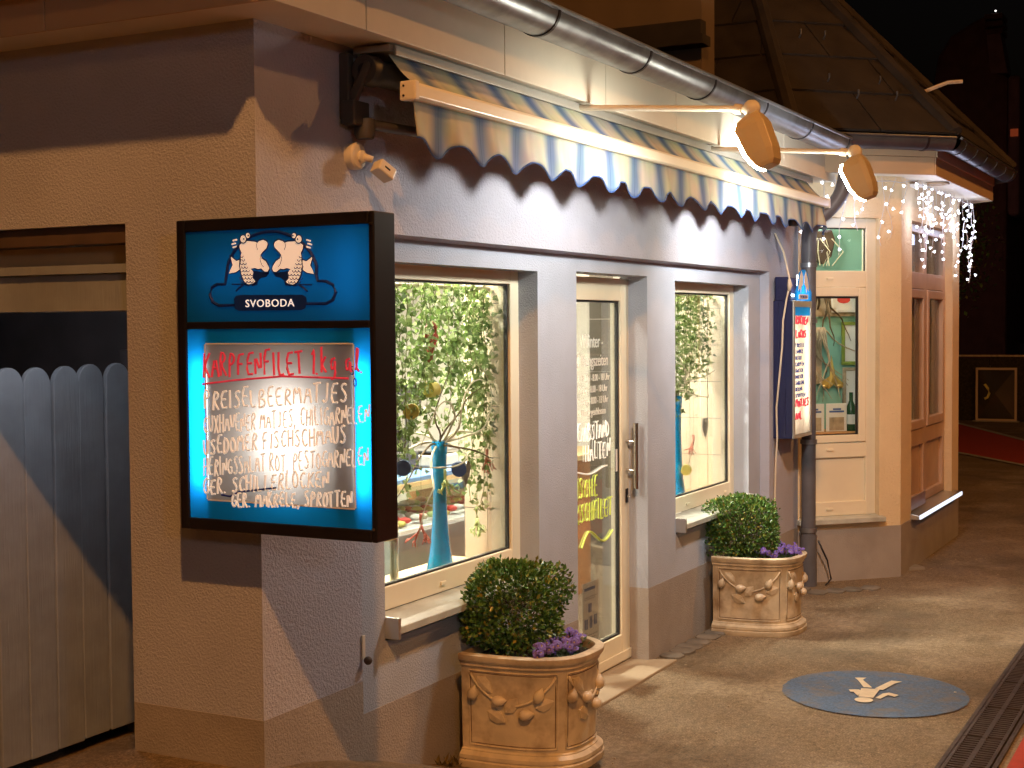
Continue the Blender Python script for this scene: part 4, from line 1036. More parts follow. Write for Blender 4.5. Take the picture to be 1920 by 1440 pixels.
o = bpy.data.objects.new('lettering', me); COL.objects.link(o); o.parent = S2; o.location = Vector((x0+.205, yf-.0042, 1.911))-S2.location; o.rotation_euler = (R_(90),0,0)
hw = MB()
for i, (t_, z) in enumerate((('ROCHEN', 1.745), ('LACHS', 1.66), ('', 1.6), ('MATJES', 1.22), ('AAL', 1.14))):
    handwrite(hw, t_, (x0+.05, yf+.0035, z), (1,0,0), (0,0,1), .05, .055, .048, .005, 20+i)
hw.build('handwriting', 'ink_red', S2)
hw = MB()
for i in range(9): handwrite(hw, ['FORELLE','ZANDER','HECHT','KARPFEN','BARSCH','DORSCH','SAIBLING','HERING','SPROTTEN'][i], (x0+.05, yf+.0035, 1.60-i*.04), (1,0,0), (0,0,1), .024, .028, .028, .0022, 40+i)
hw.build('handwriting', 'ink_blue', S2)
tag(MB().tube([(8.742,-.075,2.32),(8.742,-.13,2.2),(8.742,-.165,2.05),(8.738,-.172,2.0),(8.738,-.15,1.9),(8.738,-.128,1.77),(8.738,-.122,1.6),(8.738,-.105,1.42),(8.738,-.085,1.22),(8.738,-.09,1.02),(8.742,-.078,.85),(8.742,-.072,.6),(8.742,-.075,.38)], .0065, 8).build('power_cable', 'cable_cream', smooth=True),
    'cream power cable hanging down over the navy lightbox', 'cable')
tag(MB().tube([(8.738,-.168,2.03),(8.737,-.172,1.99),(8.737,-.168,1.955)], [.009,.017,.009], 8).build('cable_plug', 'cable_cream', smooth=True), 'cream inline plug of the cable at the top of the navy lightbox', 'plug')

# ------------------------------------------------------------------ planters
def superplan(n_, a, b, N=48):
    pts = []
    for i in range(N+1):
        t = math.pi*i/N; c, s = math.cos(t), math.sin(t)
        pts.append((-a*(1 if c > 0 else -1)*abs(c)**(2/n_), -b*abs(s)**(2/n_)))
    return pts
def plan_point(a, b, t, n_=2.9):
    c, s = math.cos(t), math.sin(t)
    return Vector((-a*(1 if c > 0 else -1)*abs(c)**(2/n_), -b*abs(s)**(2/n_), 0))
def plan_normal(a, b, t):
    d = plan_point(a, b, t+.01)-plan_point(a, b, t-.01); return Vector((d.y, -d.x, 0)).normalized()*1.0
def make_planter(loc, label, grp):
    t = empty('planter', loc, label, 'planter', grp); c = Vector(loc); AA, BB = .262, .452
    prof = [(.002,.0),(.004,.006),(.004,.026),(-.003,.030),(-.003,.034),(.001,.036),(.0,.050),(-.012,.058),(-.018,.062),(-.018,.066),(-.028,.070),(-.028,.075),(-.024,.20),(-.020,.385),(-.018,.388),(-.010,.394),(-.010,.402),(-.002,.410),(.004,.418),(.006,.436),(.0,.440),(-.028,.440),(-.034,.425),(-.034,.30)]
    N = 48; mb = MB(); vs = []; fs = []
    for (o, z) in prof:
        for (x, y) in superplan(2.9, AA+o, BB+o, N): vs.append((c.x+x, c.y+y, c.z+z))
    M = N+1
    for i in range(len(prof)-1):
        for j in range(N): fs.append((i*M+j, i*M+j+1, (i+1)*M+j+1, (i+1)*M+j))
    # flat back and bottom
    back = [i*M for i in range(len(prof)-3)]; backr = [i*M+N for i in range(len(prof)-3)]
    for i in range(len(back)-1): fs.append((back[i], back[i+1], backr[i+1], backr[i]))
    fs.append(tuple(range(M)))
    mb.add(vs, fs); body = mb.build('pot', 'terracotta', t, smooth='auto')
    pts = superplan(2.9, AA-.035, BB-.035, N)
    MB().add([(c.x+x, c.y+y, c.z+.405) for x, y in pts]+[(c.x, c.y-.2, c.z+.415)], [(i, i+1, M) for i in range(N)]+[(N, 0, M)]).build('earth', 'soil', t, smooth=True)
    # raised panel frames and lemon garland in relief: three panels
    def surf(tt, z, h=0.0):
        o = -.028+.004*(z-.075)/.125 if z < .2 else -.024+.004*(z-.2)/.185
        p = plan_point(AA+o, BB+o, tt); n_ = plan_normal(AA+o, BB+o, tt)
        if n_.dot(p-Vector((0,-.15,0))) < 0: n_ = -n_
        return c+p+Vector((0,0,z))+n_*h, n_
    # arclength param
    ts = [math.pi*i/400 for i in range(401)]; acc = [0]
    for i in range(400): acc.append(acc[-1]+(plan_point(AA, BB, ts[i+1])-plan_point(AA, BB, ts[i])).length)
    TOT = acc[-1]
    def tof(s):
        s = min(max(s, 0), TOT*.9999); i = max(k for k in range(400) if acc[k] <= s)
        return ts[i]+(s-acc[i])/max(1e-9, acc[i+1]-acc[i])*(ts[i+1]-ts[i])
    panels = [(.035, TOT*.338), (TOT*.372, TOT*.628), (TOT*.662, TOT-.035)]
    rims = MB()
    for (s0, s1) in panels:
        loop = [(s0+(s1-s0)*i/14, .375) for i in range(15)]+[(s1, .375-.29*i/6) for i in range(1,7)]+[(s1-(s1-s0)*i/14, .085) for i in range(1,15)]+[(s0, .085+.29*i/6) for i in range(1,7)]
        q = [surf(tof(a), z, .001)[0] for a, z in loop]
        rims.tube(q, .0035, 5, cap=False)
    rims.build('panel_moulding', 'terracotta', body, smooth=True)
    mat('pot_groove', (0.14, 0.08, 0.04), 0.8, var=0.2)
    gv = MB()
    for (s0, s1) in panels:
        loop = [(s0+.007+(s1-s0-.014)*i/14, .367) for i in range(15)]+[(s1-.007, .367-.274*i/6) for i in range(1,7)]+[(s1-.007-(s1-s0-.014)*i/14, .093) for i in range(1,15)]+[(s0+.007, .093+.274*i/6) for i in range(1,7)]
        gv.tube([surf(tof(a), z, -.0005)[0] for a, z in loop], .0022, 4, cap=False)
    gv.build('panel_groove', 'pot_groove', body, smooth=True)
    for pi, (s0, s1) in enumerate(panels):
        w = s1-s0
        def pt(u, z, h=.004): return surf(tof(s0+w*u), z, h)
        stem = [pt(.02+.96*i/20, .365-.115*math.sin(math.pi*i/20)**.75 if i < 20 else .365, .004)[0] for i in range(21)]
        MB().tube(stem, .005, 6).build('garland_stem', 'terracotta', body, smooth=True)
        for (u, z, su, rot) in ((.06,.285,1.0,1.3),(.36,.268,1.35,.15),(.66,.222,1.3,.2),(.80,.292,1.0,1.2),(.55,.30,.0,0)):
            if su == 0: continue
            p, n_ = pt(u, z, .012); tx = Vector((n_.y, -n_.x, 0)); tx = -tx if tx.dot(surf(tof(s0+w*min(1,u+.05)), z)[0]-p) < 0 else tx
            M_ = Matrix((tx*math.cos(rot)+Vector((0,0,1))*math.sin(rot), n_, -tx*math.sin(rot)+Vector((0,0,1))*math.cos(rot))).transposed().to_4x4(); M_.translation = p
            L = MB(M_); r = .0215
            L.lathe([(.001,-r*1.15),(r*.55,-r*1.0),(r*.9,-r*.55),(r,0),(r*.9,r*.6),(r*.55,r*1.1),(r*.25,r*1.45),(r*.12,r*1.7),(.001,r*1.75)], (0,0,0), 12, 'x')
            L.build('lemon', 'lemon_glaze' if su > 1 else 'terracotta', body, smooth=True)
        for (u, z, rot, ln_) in ((.19,.325,-.75,.085),(.33,.205,-.5,.085),(.50,.252,.9,.075),(.86,.262,.35,.075)):
            p, n_ = pt(u, z, .006); tx = surf(tof(s0+w*min(1,u+.06)), z, .006)[0]-p; tx.normalize(); up = Vector((0,0,1))
            d = tx*math.cos(rot)+up*math.sin(rot); s_ = -tx*math.sin(rot)+up*math.cos(rot)
            vs = [p-d*ln_/2, p-d*ln_*.2+s_*.024, p+d*ln_*.15+s_*.022, p+d*ln_/2, p+d*ln_*.15-s_*.022, p-d*ln_*.2-s_*.024, p-d*ln_*.15+n_*.006, p+d*ln_*.15+n_*.005]
            # follow the curved wall
            vs = [v for v in vs]; b_ = [v-n_*.012 for v in vs[:6]]
            fs = [(0,1,6),(1,2,7,6),(2,3,7),(3,4,7),(4,5,6,7),(5,0,6)]+[(i, (i+1)%6, 8+(i+1)%6, 8+i) for i in range(6)]
            MB().add(vs+b_, fs).build('leaf_relief', 'terracotta', body)
    return t
def boxwood(c, rx, ry, rz, label, seed, n=7500):
    c = Vector(c); rnd = random.Random(seed)
    t = empty('box_shrub', (c.x, c.y, c.z-rz-.02), label, 'shrub', 'clipped box shrubs in the planters')
    tk = MB()
    base = Vector((c.x, c.y, c.z-rz-.03))
    for i in range(9):
        a = rnd.uniform(0, 6.28); e = c+Vector((rx*.6*math.cos(a), ry*.6*math.sin(a), rnd.uniform(-.3,.5)*rz))
        tk.tube([base+Vector((rnd.uniform(-.02,.02), rnd.uniform(-.02,.02), 0)), base.lerp(e, .5)+Vector((rnd.uniform(-.02,.02),)*3), e], .007, 5, r2=.002)
    tk.build('trunk', 'bark', t)
    f = MB(); bumps = [(rnd.uniform(-1,1), rnd.uniform(-1,1), rnd.uniform(-1,1), rnd.uniform(.06,.20)) for _ in range(30)]
    for i in range(n):
        d = Vector((rnd.gauss(0,1), rnd.gauss(0,1), rnd.gauss(0,1))).normalized()
        # clipped block form: superellipsoid
        k = (abs(d.x)**3.2+abs(d.y)**3.2+abs(d.z)**3.2)**(-1/3.2)
        sc = 1.0
        for (bx, by, bz, bh) in bumps:
            bd = Vector((bx,by,bz)).normalized(); sc += bh*max(0, (d.dot(bd)-.84)/.16)-.02*max(0, (d.dot(bd)-.7)/.3)*.5
        depth = rnd.random()**2.2*.38
        k *= sc*(1-depth)+rnd.gauss(0,.02)+(rnd.uniform(.03,.13) if rnd.random() < .05 else 0)
        p = c+Vector((d.x*rx*k, d.y*ry*k, d.z*rz*k))
        if p.z < c.z-rz*.99: continue
        L = rnd.uniform(.015,.024); w = L*.66
        ax = (d+Vector((rnd.gauss(0,.7), rnd.gauss(0,.7), rnd.gauss(0,.7)+.35))).normalized()
        sd = ax.cross(Vector((rnd.gauss(0,1), rnd.gauss(0,1), rnd.gauss(0,1)))).normalized(); nn = ax.cross(sd)
        f.add([p, p+ax*L*.45+sd*w*.5+nn*.0012, p+ax*L, p+ax*L*.45-sd*w*.5+nn*.0012], [(0,1,2,3)])
    o = f.build('crown', 'box_leaf', t, fix=False); o['kind'] = 'stuff'
    # dense twig core, so the shrub is not hollow
    core = MB()
    for i in range(70):
        d = Vector((rnd.gauss(0,1), rnd.gauss(0,1), rnd.gauss(0,1))).normalized(); e = c+Vector((d.x*rx*.9, d.y*ry*.9, d.z*rz*.9))
        core.tube([c+(e-c)*.15, c+(e-c)*.8], .0018, 3)
    core.build('twigs', 'bark', t)
    return t
def pansies(spots, label_fmt, seed, zb, grp):
    rnd = random.Random(seed)
    for i, (px, py, lab) in enumerate(spots):
        t = empty('pansy_plant', (px, py, zb), lab, 'flowers', grp)
        lf = MB()
        for k in range(46):
            a = rnd.uniform(0, 6.28); r = rnd.uniform(0, .05); p = Vector((px+r*math.cos(a), py+r*math.sin(a), zb+rnd.uniform(.005,.055)))
            d = Vector((math.cos(a), math.sin(a), rnd.uniform(.1,.9))).normalized(); s_ = d.cross(Vector((0,0,1))).normalized(); L = rnd.uniform(.018,.03)
            s_ = (s_+Vector((0,0,rnd.uniform(-.5,.5)))).normalized()
            lf.add([p, p+d*L*.4+s_*L*.28, p+d*L, p+d*L*.4-s_*L*.28], [(0,1,2,3)])
        lf.build('leaves', 'pansy_leaf', t, fix=False)
        for k in range(rnd.randint(9, 12)):
            a = rnd.uniform(0, 6.28); r = rnd.uniform(.005, .06); p = Vector((px+r*math.cos(a), py+r*math.sin(a), zb+rnd.uniform(.045,.085)-r*.3))
            nrm = Vector((-.62+rnd.gauss(0,.3), -.42+rnd.gauss(0,.3), .45+rnd.gauss(0,.2))).normalized()
            up = (Vector((0,0,1))-nrm*nrm.z).normalized(); sd = nrm.cross(up)
            fl = MB()
            for q, (ang, L, w) in enumerate(((60,.0175,.0175),(120,.0175,.0175),(0,.015,.016),(180,.015,.016),(270,.0175,.021))):
                a_ = R_(ang); d = sd*math.cos(a_)+up*math.sin(a_); s_ = -sd*math.sin(a_)+up*math.cos(a_); o_ = nrm*(.0012*q)
                fl.add([p+o_, p+d*L*.5+s_*w*.5+o_+nrm*.002, p+d*L*.95+s_*w*.35+o_-nrm*.002, p+d*L*.95-s_*w*.35+o_-nrm*.002, p+d*L*.5-s_*w*.5+o_+nrm*.002], [(0,1,2,3,4)])
            fo = fl.build('flower', 'pansy_violet', t, fix=False)
            MB().ball(p+nrm*.006, .0028, 6).build('flower_eye', 'pansy_eye', fo)
            MB().tube([Vector((px+r*.4*math.cos(a), py+r*.4*math.sin(a), zb)), p-nrm*.004], .0012, 4).build('stalk', 'pansy_leaf', fo)
P2 = (7.845, -.062, 0.0); P1 = (4.955, -.072, .055)
make_planter(P1, 'weathered terracotta planter with lemon garlands beside the door, nearer the viewer', 'terracotta planters')
make_planter(P2, 'weathered terracotta planter with lemon garlands beside the downpipe, farther off', 'terracotta planters')
boxwood((4.945, -.175, .635), .165, .165, .155, 'rounded box shrub with yellowing leaves in the planter beside the door', 1)
boxwood((7.83, -.175, .575), .175, .165, .15, 'clipped box shrub with bright leaf tips in the planter beside the downpipe', 2)
zb1, zb2 = P1[2]+.408, P2[2]+.408
pansies([(4.80,-.36,'violet pansies at the left end of the nearer planter'),(4.87,-.44,'violet pansies spilling over the rim at the middle of the nearer planter'),(4.985,-.43,'violet pansies crowding the front of the nearer planter'),(5.09,-.37,'violet pansies at the right end of the nearer planter'),(4.93,-.35,'violet pansies tucked under the yellowing shrub')], '', 3, zb1, 'pansies in the nearer planter')
pansies([(7.70,-.33,'sparse pale violet pansies at the left end of the farther planter'),(7.76,-.42,'pale violet pansies in the middle of the farther planter'),(7.86,-.44,'pale violet pansies at the front of the farther planter'),(7.94,-.43,'pale violet pansies hanging over the right rim of the farther planter'),(8.00,-.34,'pale violet pansies at the back right of the farther planter')], '', 4, zb2, 'pansies in the farther planter')

# ------------------------------------------------------------------ doorstep, cobbles, drain, pavement marking
tag(MB().prism([(5.55,-.131,-.05),(6.872,-.128,-.05),(6.82,.002,-.05),(6.793,.14,-.05),(5.935,.14,-.05),(5.93,.002,-.05),(5.58,.002,-.05)], (0,0,.062)).build('doorstep', 'step_stone', bevel=.006), 'worn sandstone doorstep slab under the glass door', 'doorstep')
def cobbles():
    rnd = random.Random(8)
    t = empty('cobble_edging', (7.2,-.08,0), 'row of old cobbles along the wall foot right of the doorstep', 'paving')
    x = 6.90
    def stone(cx, cy, a, b, z=.0):
        q = []
        for i in range(8):
            th = 2*math.pi*i/8+.39; q.append((cx+a*.52*math.copysign(abs(math.cos(th))**.6, math.cos(th))*rnd.uniform(.92,1.06), cy+b*.52*math.copysign(abs(math.sin(th))**.6, math.sin(th))*rnd.uniform(.92,1.06)))
        mb = MB(); mb.add([(x_, y_, -.04) for x_, y_ in q]+[(x_, y_, .008+z) for x_, y_ in q]+[(cx+(x_-cx)*.8, cy+(y_-cy)*.8, .016+z) for x_, y_ in q],
            [(i, (i+1)%8, 8+(i+1)%8, 8+i) for i in range(8)]+[(8+i, 8+(i+1)%8, 16+(i+1)%8, 16+i) for i in range(8)]+[tuple(range(16,24))])
        mb.build('cobble', 'cobble', t, smooth='auto')
    while x < 7.72:
        w = rnd.uniform(.10,.16); stone(x+w/2, -.075+rnd.uniform(-.008,.008), w-.008, rnd.uniform(.12,.14), rnd.uniform(-.004,.004)); x += w
    x = 8.20
    while x < 9.1:
        w = rnd.uniform(.11,.16); stone(x+w/2, -.135+rnd.uniform(-.01,.01), w-.01, .13, rnd.uniform(-.005,.004)); x += w
    for i in range(4): stone(9.02+.10*i, -.27-.09*i, .13, .12)
cobbles()
def drain():
    DX0, DX1 = 3.6, 9.6; Y0, Y1 = -1.70, -1.875; L = .5
    grp = 'drain gratings in the pavement channel'
    o = empty('drain_channel', (6.6, (Y0+Y1)/2, -.06), 'long iron edged drain channel between pavement and red path', 'drain')
    MB().box(DX0, Y1-.022, -.06, DX1, Y1-.004, .011).build('edge', 'cast_iron', o); MB().box(DX0, Y0+.004, -.06, DX1, Y0+.022, .011).build('edge', 'cast_iron', o)
    MB().box(DX0, Y1-.004, -.004, DX1, Y0+.004, .0045).build('channel_bed', 'drain_shade', o)  # near-black sheet just under the bars, the slots' shade put into its colour
    # one grating: frame, centre rib, bars
    def bar(w, y0, y1):
        b = MB().box(-w/2, y0, .003, w/2, y1, .014); ob = b.build('bar', 'cast_iron', None); me = ob.data; bpy.data.objects.remove(ob); return me
    ym = (Y0+Y1)/2; bl = bar(.013, Y1+.016, ym-.010); br = bar(.013, ym+.010, Y0-.016)
    for i in range(6):
        xa = 5.1+i*L+.003; xb = 5.1+(i+1)*L-.003
        t = empty('drain_grate', ((xa+xb)/2, ym, 0), 'rusty slotted drain grate, %s in the row from the near end' % ['first','second','third','fourth','fifth','sixth'][i], 'drain grate', grp)
        f = MB(); f.box(xa, Y1+.002, -.0, xb, Y1+.016, .016); f.box(xa, Y0-.016, -.0, xb, Y0-.002, .016); f.box(xa, ym-.010, -.0, xb, ym+.010, .0155)
        f.box(xa, Y1+.016, -.012, xa+.008, ym-.010, .0115); f.box(xb-.008, Y1+.016, -.012, xb, ym-.010, .0115); f.box(xa, ym+.010, -.012, xa+.008, Y0-.016, .0115); f.box(xb-.008, ym+.010, -.012, xb, Y0-.016, .0115)
        f.build('frame', 'cast_iron', t)
        k = 15
        for j in range(1, k):
            xx = xa+.008+(xb-xa-.016)*j/k
            inst('bar', bl, (xx, 0, 0), t); inst('bar', br, (xx, 0, 0), t)
drain()
PM = empty('pavement_marking', (6.66,-1.19,.004), 'round blue painted pavement sign with a white walking figure', 'road marking')
def disc(cx, cy, r, z, n=64, wob=0):
    rnd = random.Random(3); return [(cx+(r+rnd.uniform(-wob,wob))*math.cos(2*math.pi*i/n), cy+(r+rnd.uniform(-wob,wob))*math.sin(2*math.pi*i/n), z) for i in range(n)]
q = disc(6.675,-1.195,.428,.005,150,.003); MB().add(q, [tuple(range(len(q)))]).build('blue_disc', 'marking_blue', PM)
def fig(pts, name): MB().add([(x, y, .010) for x, y in pts], [tuple(range(len(pts)))]).build(name, 'marking_white', PM)
fig([(6.505+.045*math.cos(t), -1.187+.042*math.sin(t)) for t in [2*math.pi*i/20 for i in range(20)]], 'head')
fig([(6.711,-1.124),(6.725,-1.209),(6.56,-1.217),(6.55,-1.151)], 'torso')
fig([(6.66,-1.077),(6.682,-1.121),(6.661,-1.135),(6.565,-1.146),(6.585,-1.13),(6.629,-1.108),(6.623,-1.095)], 'arm')
fig([(6.564,-1.227),(6.656,-1.239),(6.686,-1.262),(6.66,-1.312),(6.619,-1.302),(6.638,-1.267),(6.558,-1.251)], 'arm')
fig([(6.897,-1.046),(6.922,-1.098),(6.87,-1.093),(6.743,-1.169),(6.733,-1.13),(6.859,-1.071)], 'leg')
fig([(6.731,-1.183),(6.879,-1.212),(6.917,-1.221),(6.918,-1.273),(6.867,-1.247),(6.718,-1.225)], 'leg')
MB().box(7.0-.19, -1.545, .0125, 7.0-.18, -1.535, .014).build('chip', 'marking_white', PM)
# weeds and dry leaves at the foot of the wall
def weeds():
    rnd = random.Random(4); mb = MB()
    for i in range(34):
        x = rnd.uniform(4.58, 4.72); y = rnd.uniform(-.09, -.01); z = gz(x, y)
        d = Vector((rnd.gauss(0,.6), rnd.gauss(0,.6)-.3, rnd.uniform(.2,1.2))).normalized(); L = rnd.uniform(.02,.06); s_ = d.cross(Vector((.3,.2,1))).normalized()
        p = Vector((x,y,z)); mb.add([p, p+d*L*.5+s_*L*.2, p+d*L, p+d*L*.5-s_*L*.2], [(0,1,2,3)])
    tag(mb.build('dry_leaves', 'weed_leaf', fix=False), 'dry leaves and weeds at the wall foot beside the nearer planter', 'leaves', kind='stuff')
weeds()

# ------------------------------------------------------------------ shop interior
RM = MB()
FX0, FX1, FY1, FZ1 = 3.72, 9.0, 4.2, 2.48
tag(MB().box(FX0, .142, -.06, FX1, FY1, -.005).build('shop_floor', 'floor_tile'), kind='structure')
tag(MB().box(FX0, .17, FZ1, FX1, FY1, FZ1+.05).build('shop_ceiling', 'wall_white'), kind='structure')
iw = MB(); iw.box(FX0, FY1, 0, FX1, FY1+.1, FZ1); iw.box(FX1, .2, 0, FX1+.08, FY1, FZ1)
for a, b in ((3.86, W1[0]-.03), (W1[1]+.03, DR[0]-.0), (DR[1], W2[0]-.03), (W2[1]+.03, FX1)): iw.box(a, .15, 0, b, .19, FZ1)
iw.box(3.86, .15, 2.03, FX1, .19, FZ1)
tag(iw.build('shop_wall', 'wall_white'), kind='structure')
iw = MB(); iw.box(3.80, .19, 0, 3.86, .525, FZ1); iw.box(3.86, .48, 0, 4.82, .525, FZ1); iw.box(4.82, .48, 0, 4.87, FY1, FZ1)
tag(iw.build('shop_wall', 'wall_white'), kind='structure')
# tiled cheeks and benches of the two display windows (tiles one by one)
def cheek(x, y1, label):
    t = empty('tiled_cheek', (x, .16, .7), label, 'partition', 'tiled window cheeks')
    MB().box(x+.006, .16, .0, x+.05, y1, 2.3).build('core', 'concrete', t)
    for r in range(7):
        z = .70+r*.23
        for k in range(3):
            ya_ = .162+k*.118; yb2 = min(ya_+.114, y1)
            if yb2-ya_ > .02: MB().box(x, ya_, z+.002, x+.008, yb2, z+.228).build('tile', 'tile_cream', t)
cheek(5.575, .40, 'cream tiled cheek at the right of the nearer shop window')
cheek(8.47, .46, 'cream tiled cheek at the right of the farther shop window')
tag(MB().box(4.2, .19, .66, 5.57, .46, .705).build('window_bench', 'wood_light', bevel=.004), 'pale wooden bench inside the nearer shop window', 'bench')
tag(MB().box(7.10, .19, .66, 8.46, .46, .705).build('window_bench', 'wood_light', bevel=.004), 'pale wooden bench inside the farther shop window', 'bench')
tp = empty('door_cheek', (6.92,.28,0), 'dark taupe cheek wall just inside the glass door', 'partition')
mat('taupe', (0.15, 0.13, 0.105), 0.5, var=0.05, vscale=4); mat('taupe_light', (0.27, 0.23, 0.18), 0.5, var=0.05, vscale=4)
for z0, z1, m_ in ((.47,1.0,'taupe'),(1.003,1.5,'taupe'),(1.503,1.78,'taupe'),(1.783,2.3,'taupe'),(0,.467,'taupe_light')): MB().box(6.90,.192,z0,6.95,.375,z1).build('panel', m_, tp)
# ceiling lamps (lit)
def shop_lamp(x, y, power, label, w=.5):
    t = empty('ceiling_lamp', (x, y, FZ1-.03), label, 'lamp', 'ceiling lamps in the shop')
    MB().box(x-w/2-.02, y-.12, FZ1-.03, x+w/2+.02, y+.12, FZ1-.002).build('housing', 'white_board', t, bevel=.004)
    MB().box(x-w/2, y-.10, FZ1-.034, x+w/2, y+.10, FZ1-.0305).build('diffuser', 'ceiling_panel', t)
    L = bpy.data.lights.new('lamp_light', 'AREA'); L.shape = 'RECTANGLE'; L.size = w; L.size_y = .2; L.energy = power; L.color = (1.0, .89, .70)
    o = bpy.data.objects.new('lamp_light', L); COL.objects.link(o); o.location = (0, 0, -.012); o.parent = t
shop_lamp(5.25, .68, 85, 'lit ceiling lamp behind the nearer shop window'); shop_lamp(6.9, 1.7, 130, 'lit ceiling lamp over the fish counter'); shop_lamp(7.7, .65, 85, 'lit ceiling lamp behind the farther shop window')
def spot_in(x, y, tgt, power, label):
    t = empty('spotlight', (x, y, FZ1), label, 'lamp', 'ceiling spotlights in the shop')
    d = (Vector(tgt)-Vector((x,y,FZ1-.12))).normalized()
    MB().tube([(x,y,FZ1),(x,y,FZ1-.06)], .01, 8).build('stem', 'black_metal', t)
    MB().tube([Vector((x,y,FZ1-.09))-d*.04, Vector((x,y,FZ1-.09))+d*.05], .03, 12).build('can', 'black_metal', t, smooth='auto')
    L = bpy.data.lights.new('spot_beam', 'SPOT'); L.energy = power; L.color = (1,.92,.78); L.spot_size = R_(75); L.spot_blend = .5; L.shadow_soft_size = .02
    o = bpy.data.objects.new('spot_beam', L); COL.objects.link(o); o.parent = t; o.location = Vector((0,0,-.09))+d*.07; o.rotation_euler = d.to_track_quat('-Z','Y').to_euler()
spot_in(5.0, .95, (5.3,.25,1.0), 150, 'spotlight aimed at the ivy of the nearer shop window'); spot_in(7.35, 1.0, (8.2,.25,1.0), 150, 'spotlight aimed at the ivy of the farther shop window')
# fish counter, back counter, shelf with goods
fc = empty('fish_counter', (6.8,1.5,0), 'stainless fish counter with glass case and blue top seen through the nearer window', 'counter')
MB().prism([(6.0,1.15,.32),(6.0,1.06,.40),(6.0,1.02,.62),(6.0,1.02,.70),(6.0,1.7,.70),(6.0,1.7,.32)], (1.25,0,0)).build('body', 'stainless', fc, bevel=.006)
MB().box(6.05,1.15,0,7.2,1.65,.32).build('base', 'gate_dark', fc)
MB().box(6.02,1.03,.70,7.23,1.68,.715).build('tray', 'paper', fc)
MB().box(6.0,1.15,.93,7.25,1.7,.955).build('top', 'counter_blue', fc, bevel=.004)
MB().box(6.0,1.03,.715,7.25,1.036,.93).build('front_glass', 'glass_case', fc)
MB().box(6.0,1.14,.885,7.25,1.15,.93).build('rail', 'wood_light', fc)
rnd = random.Random(21)
for i in range(15):
    x = 6.1+i*.075; c_ = ['coral_red','tin_yellow','can_red','paper','lemon_glaze','coral_green'][i % 6]
    mb = MB()
    for k in range(5): mb.ball((x+rnd.uniform(-.02,.02), 1.12+k*.09+rnd.uniform(-.01,.01), .735+rnd.uniform(0,.02)), .03, 7, 1, 1.2, .6)
    tag(mb.build('fish_portion', c_, smooth=True), 'row %s of fish goods in the counter tray, counted from the left' % ['one','two','three','four','five','six','seven','eight','nine','ten','eleven','twelve','thirteen','fourteen','fifteen'][i], 'food', 'fish goods in the counter')
bc = empty('wooden_counter', (7.6,1.9,0), 'orange wooden counter behind the fish case', 'counter')
MB().box(7.27,1.1,0,8.9,1.75,.88).build('body', 'wood_orange', bc, bevel=.005); MB().box(7.25,1.06,.88,8.9,1.78,.915).build('top', 'wood_light', bc, bevel=.004)
sh = empty('wall_shelf', (7.2,3.9,0), 'white shelf unit with jars and tins at the back of the shop', 'shelf')
for z in (.5,.9,1.3,1.7,2.1): MB().box(5.8,3.75,z,8.9,4.18,z+.025).build('board', 'wall_white', sh)
for x in (5.8,6.8,7.8,8.87): MB().box(x,3.75,0,x+.025,4.18,2.3).build('side', 'wall_white', sh)
names = ['one','two','three','four','five','six']
cols = ['can_red','tin_yellow','tin_blue','coral_green','paper','wood_orange','bottle_green','gold']
for zi, z in enumerate((.525,.925,1.325,1.725)):
    k = 0
    for i, c_ in enumerate(rnd.sample(cols, 7)):
        x = 6.0+i*.40+rnd.uniform(0,.1); r = rnd.uniform(.045,.06); h = rnd.uniform(.16,.26)
        o = MB().lathe([(r,0),(r,h*.78),(r*.7,h*.88),(r*.7,h)], (x, 3.83+rnd.uniform(0,.06), z), 10).build('jar', c_, smooth='auto')
        tag(o, '%s jar on the %s board of the back shelf' % ({'can_red':'red','tin_yellow':'yellow','tin_blue':'dark blue','coral_green':'pale green','paper':'white','wood_orange':'orange','bottle_green':'dark green','gold':'golden'}[c_], ['lowest','second','third','topmost'][zi]), 'jar', 'jars on the back shelf')
# scale / till and coat things (dark masses behind the ivy)
tl = empty('till', (6.55,1.5,.955), 'dark till with screen standing on the blue counter top', 'till')
MB().box(6.35,1.35,.956,6.75,1.65,1.06).build('base', 'gate_dark', tl, bevel=.01); MB().prism([(6.38,1.40,1.06),(6.38,1.60,1.06),(6.38,1.56,1.38),(6.38,1.50,1.38)], (.34,0,0)).build('screen', 'black_metal', tl, bevel=.006)
sc_ = empty('scale', (7.0,1.45,.955), 'white weighing scale on the blue counter top', 'scale')
MB().box(6.86,1.3,.956,7.16,1.6,1.02).build('base', 'white_board', sc_, bevel=.01); MB().box(6.88,1.32,1.035,7.14,1.58,1.045).build('pan', 'stainless', sc_); MB().tube([(7.0,1.58,1.02),(7.0,1.58,1.3)], .02, 8).build('mast', 'stainless', sc_); MB().box(6.88,1.56,1.3,7.12,1.60,1.42).build('display', 'gate_dark', sc_, bevel=.005)
# bench things: glass jar with cork, steel stand
jr = empty('cork_jar', (4.72,.36,.705), 'glass jar with a broad cork lid on the window bench', 'jar')
MB().lathe([(.07,0),(.075,.02),(.075,.17),(.06,.185)], (4.80,.36,.706), 16).build('glass', 'glass_case', jr, smooth='auto'); MB().lathe([(.066,.185),(.08,.19),(.085,.24),(.06,.255)], (4.80,.36,.706), 16).build('cork', 'wood_light', jr, smooth='auto')
tag(MB().tube([(4.92,.36,.706),(4.92,.36,.95)], .018, 12).build('steel_stand', 'steel', smooth='auto'), 'short steel stand beside the cork jar', 'stand')

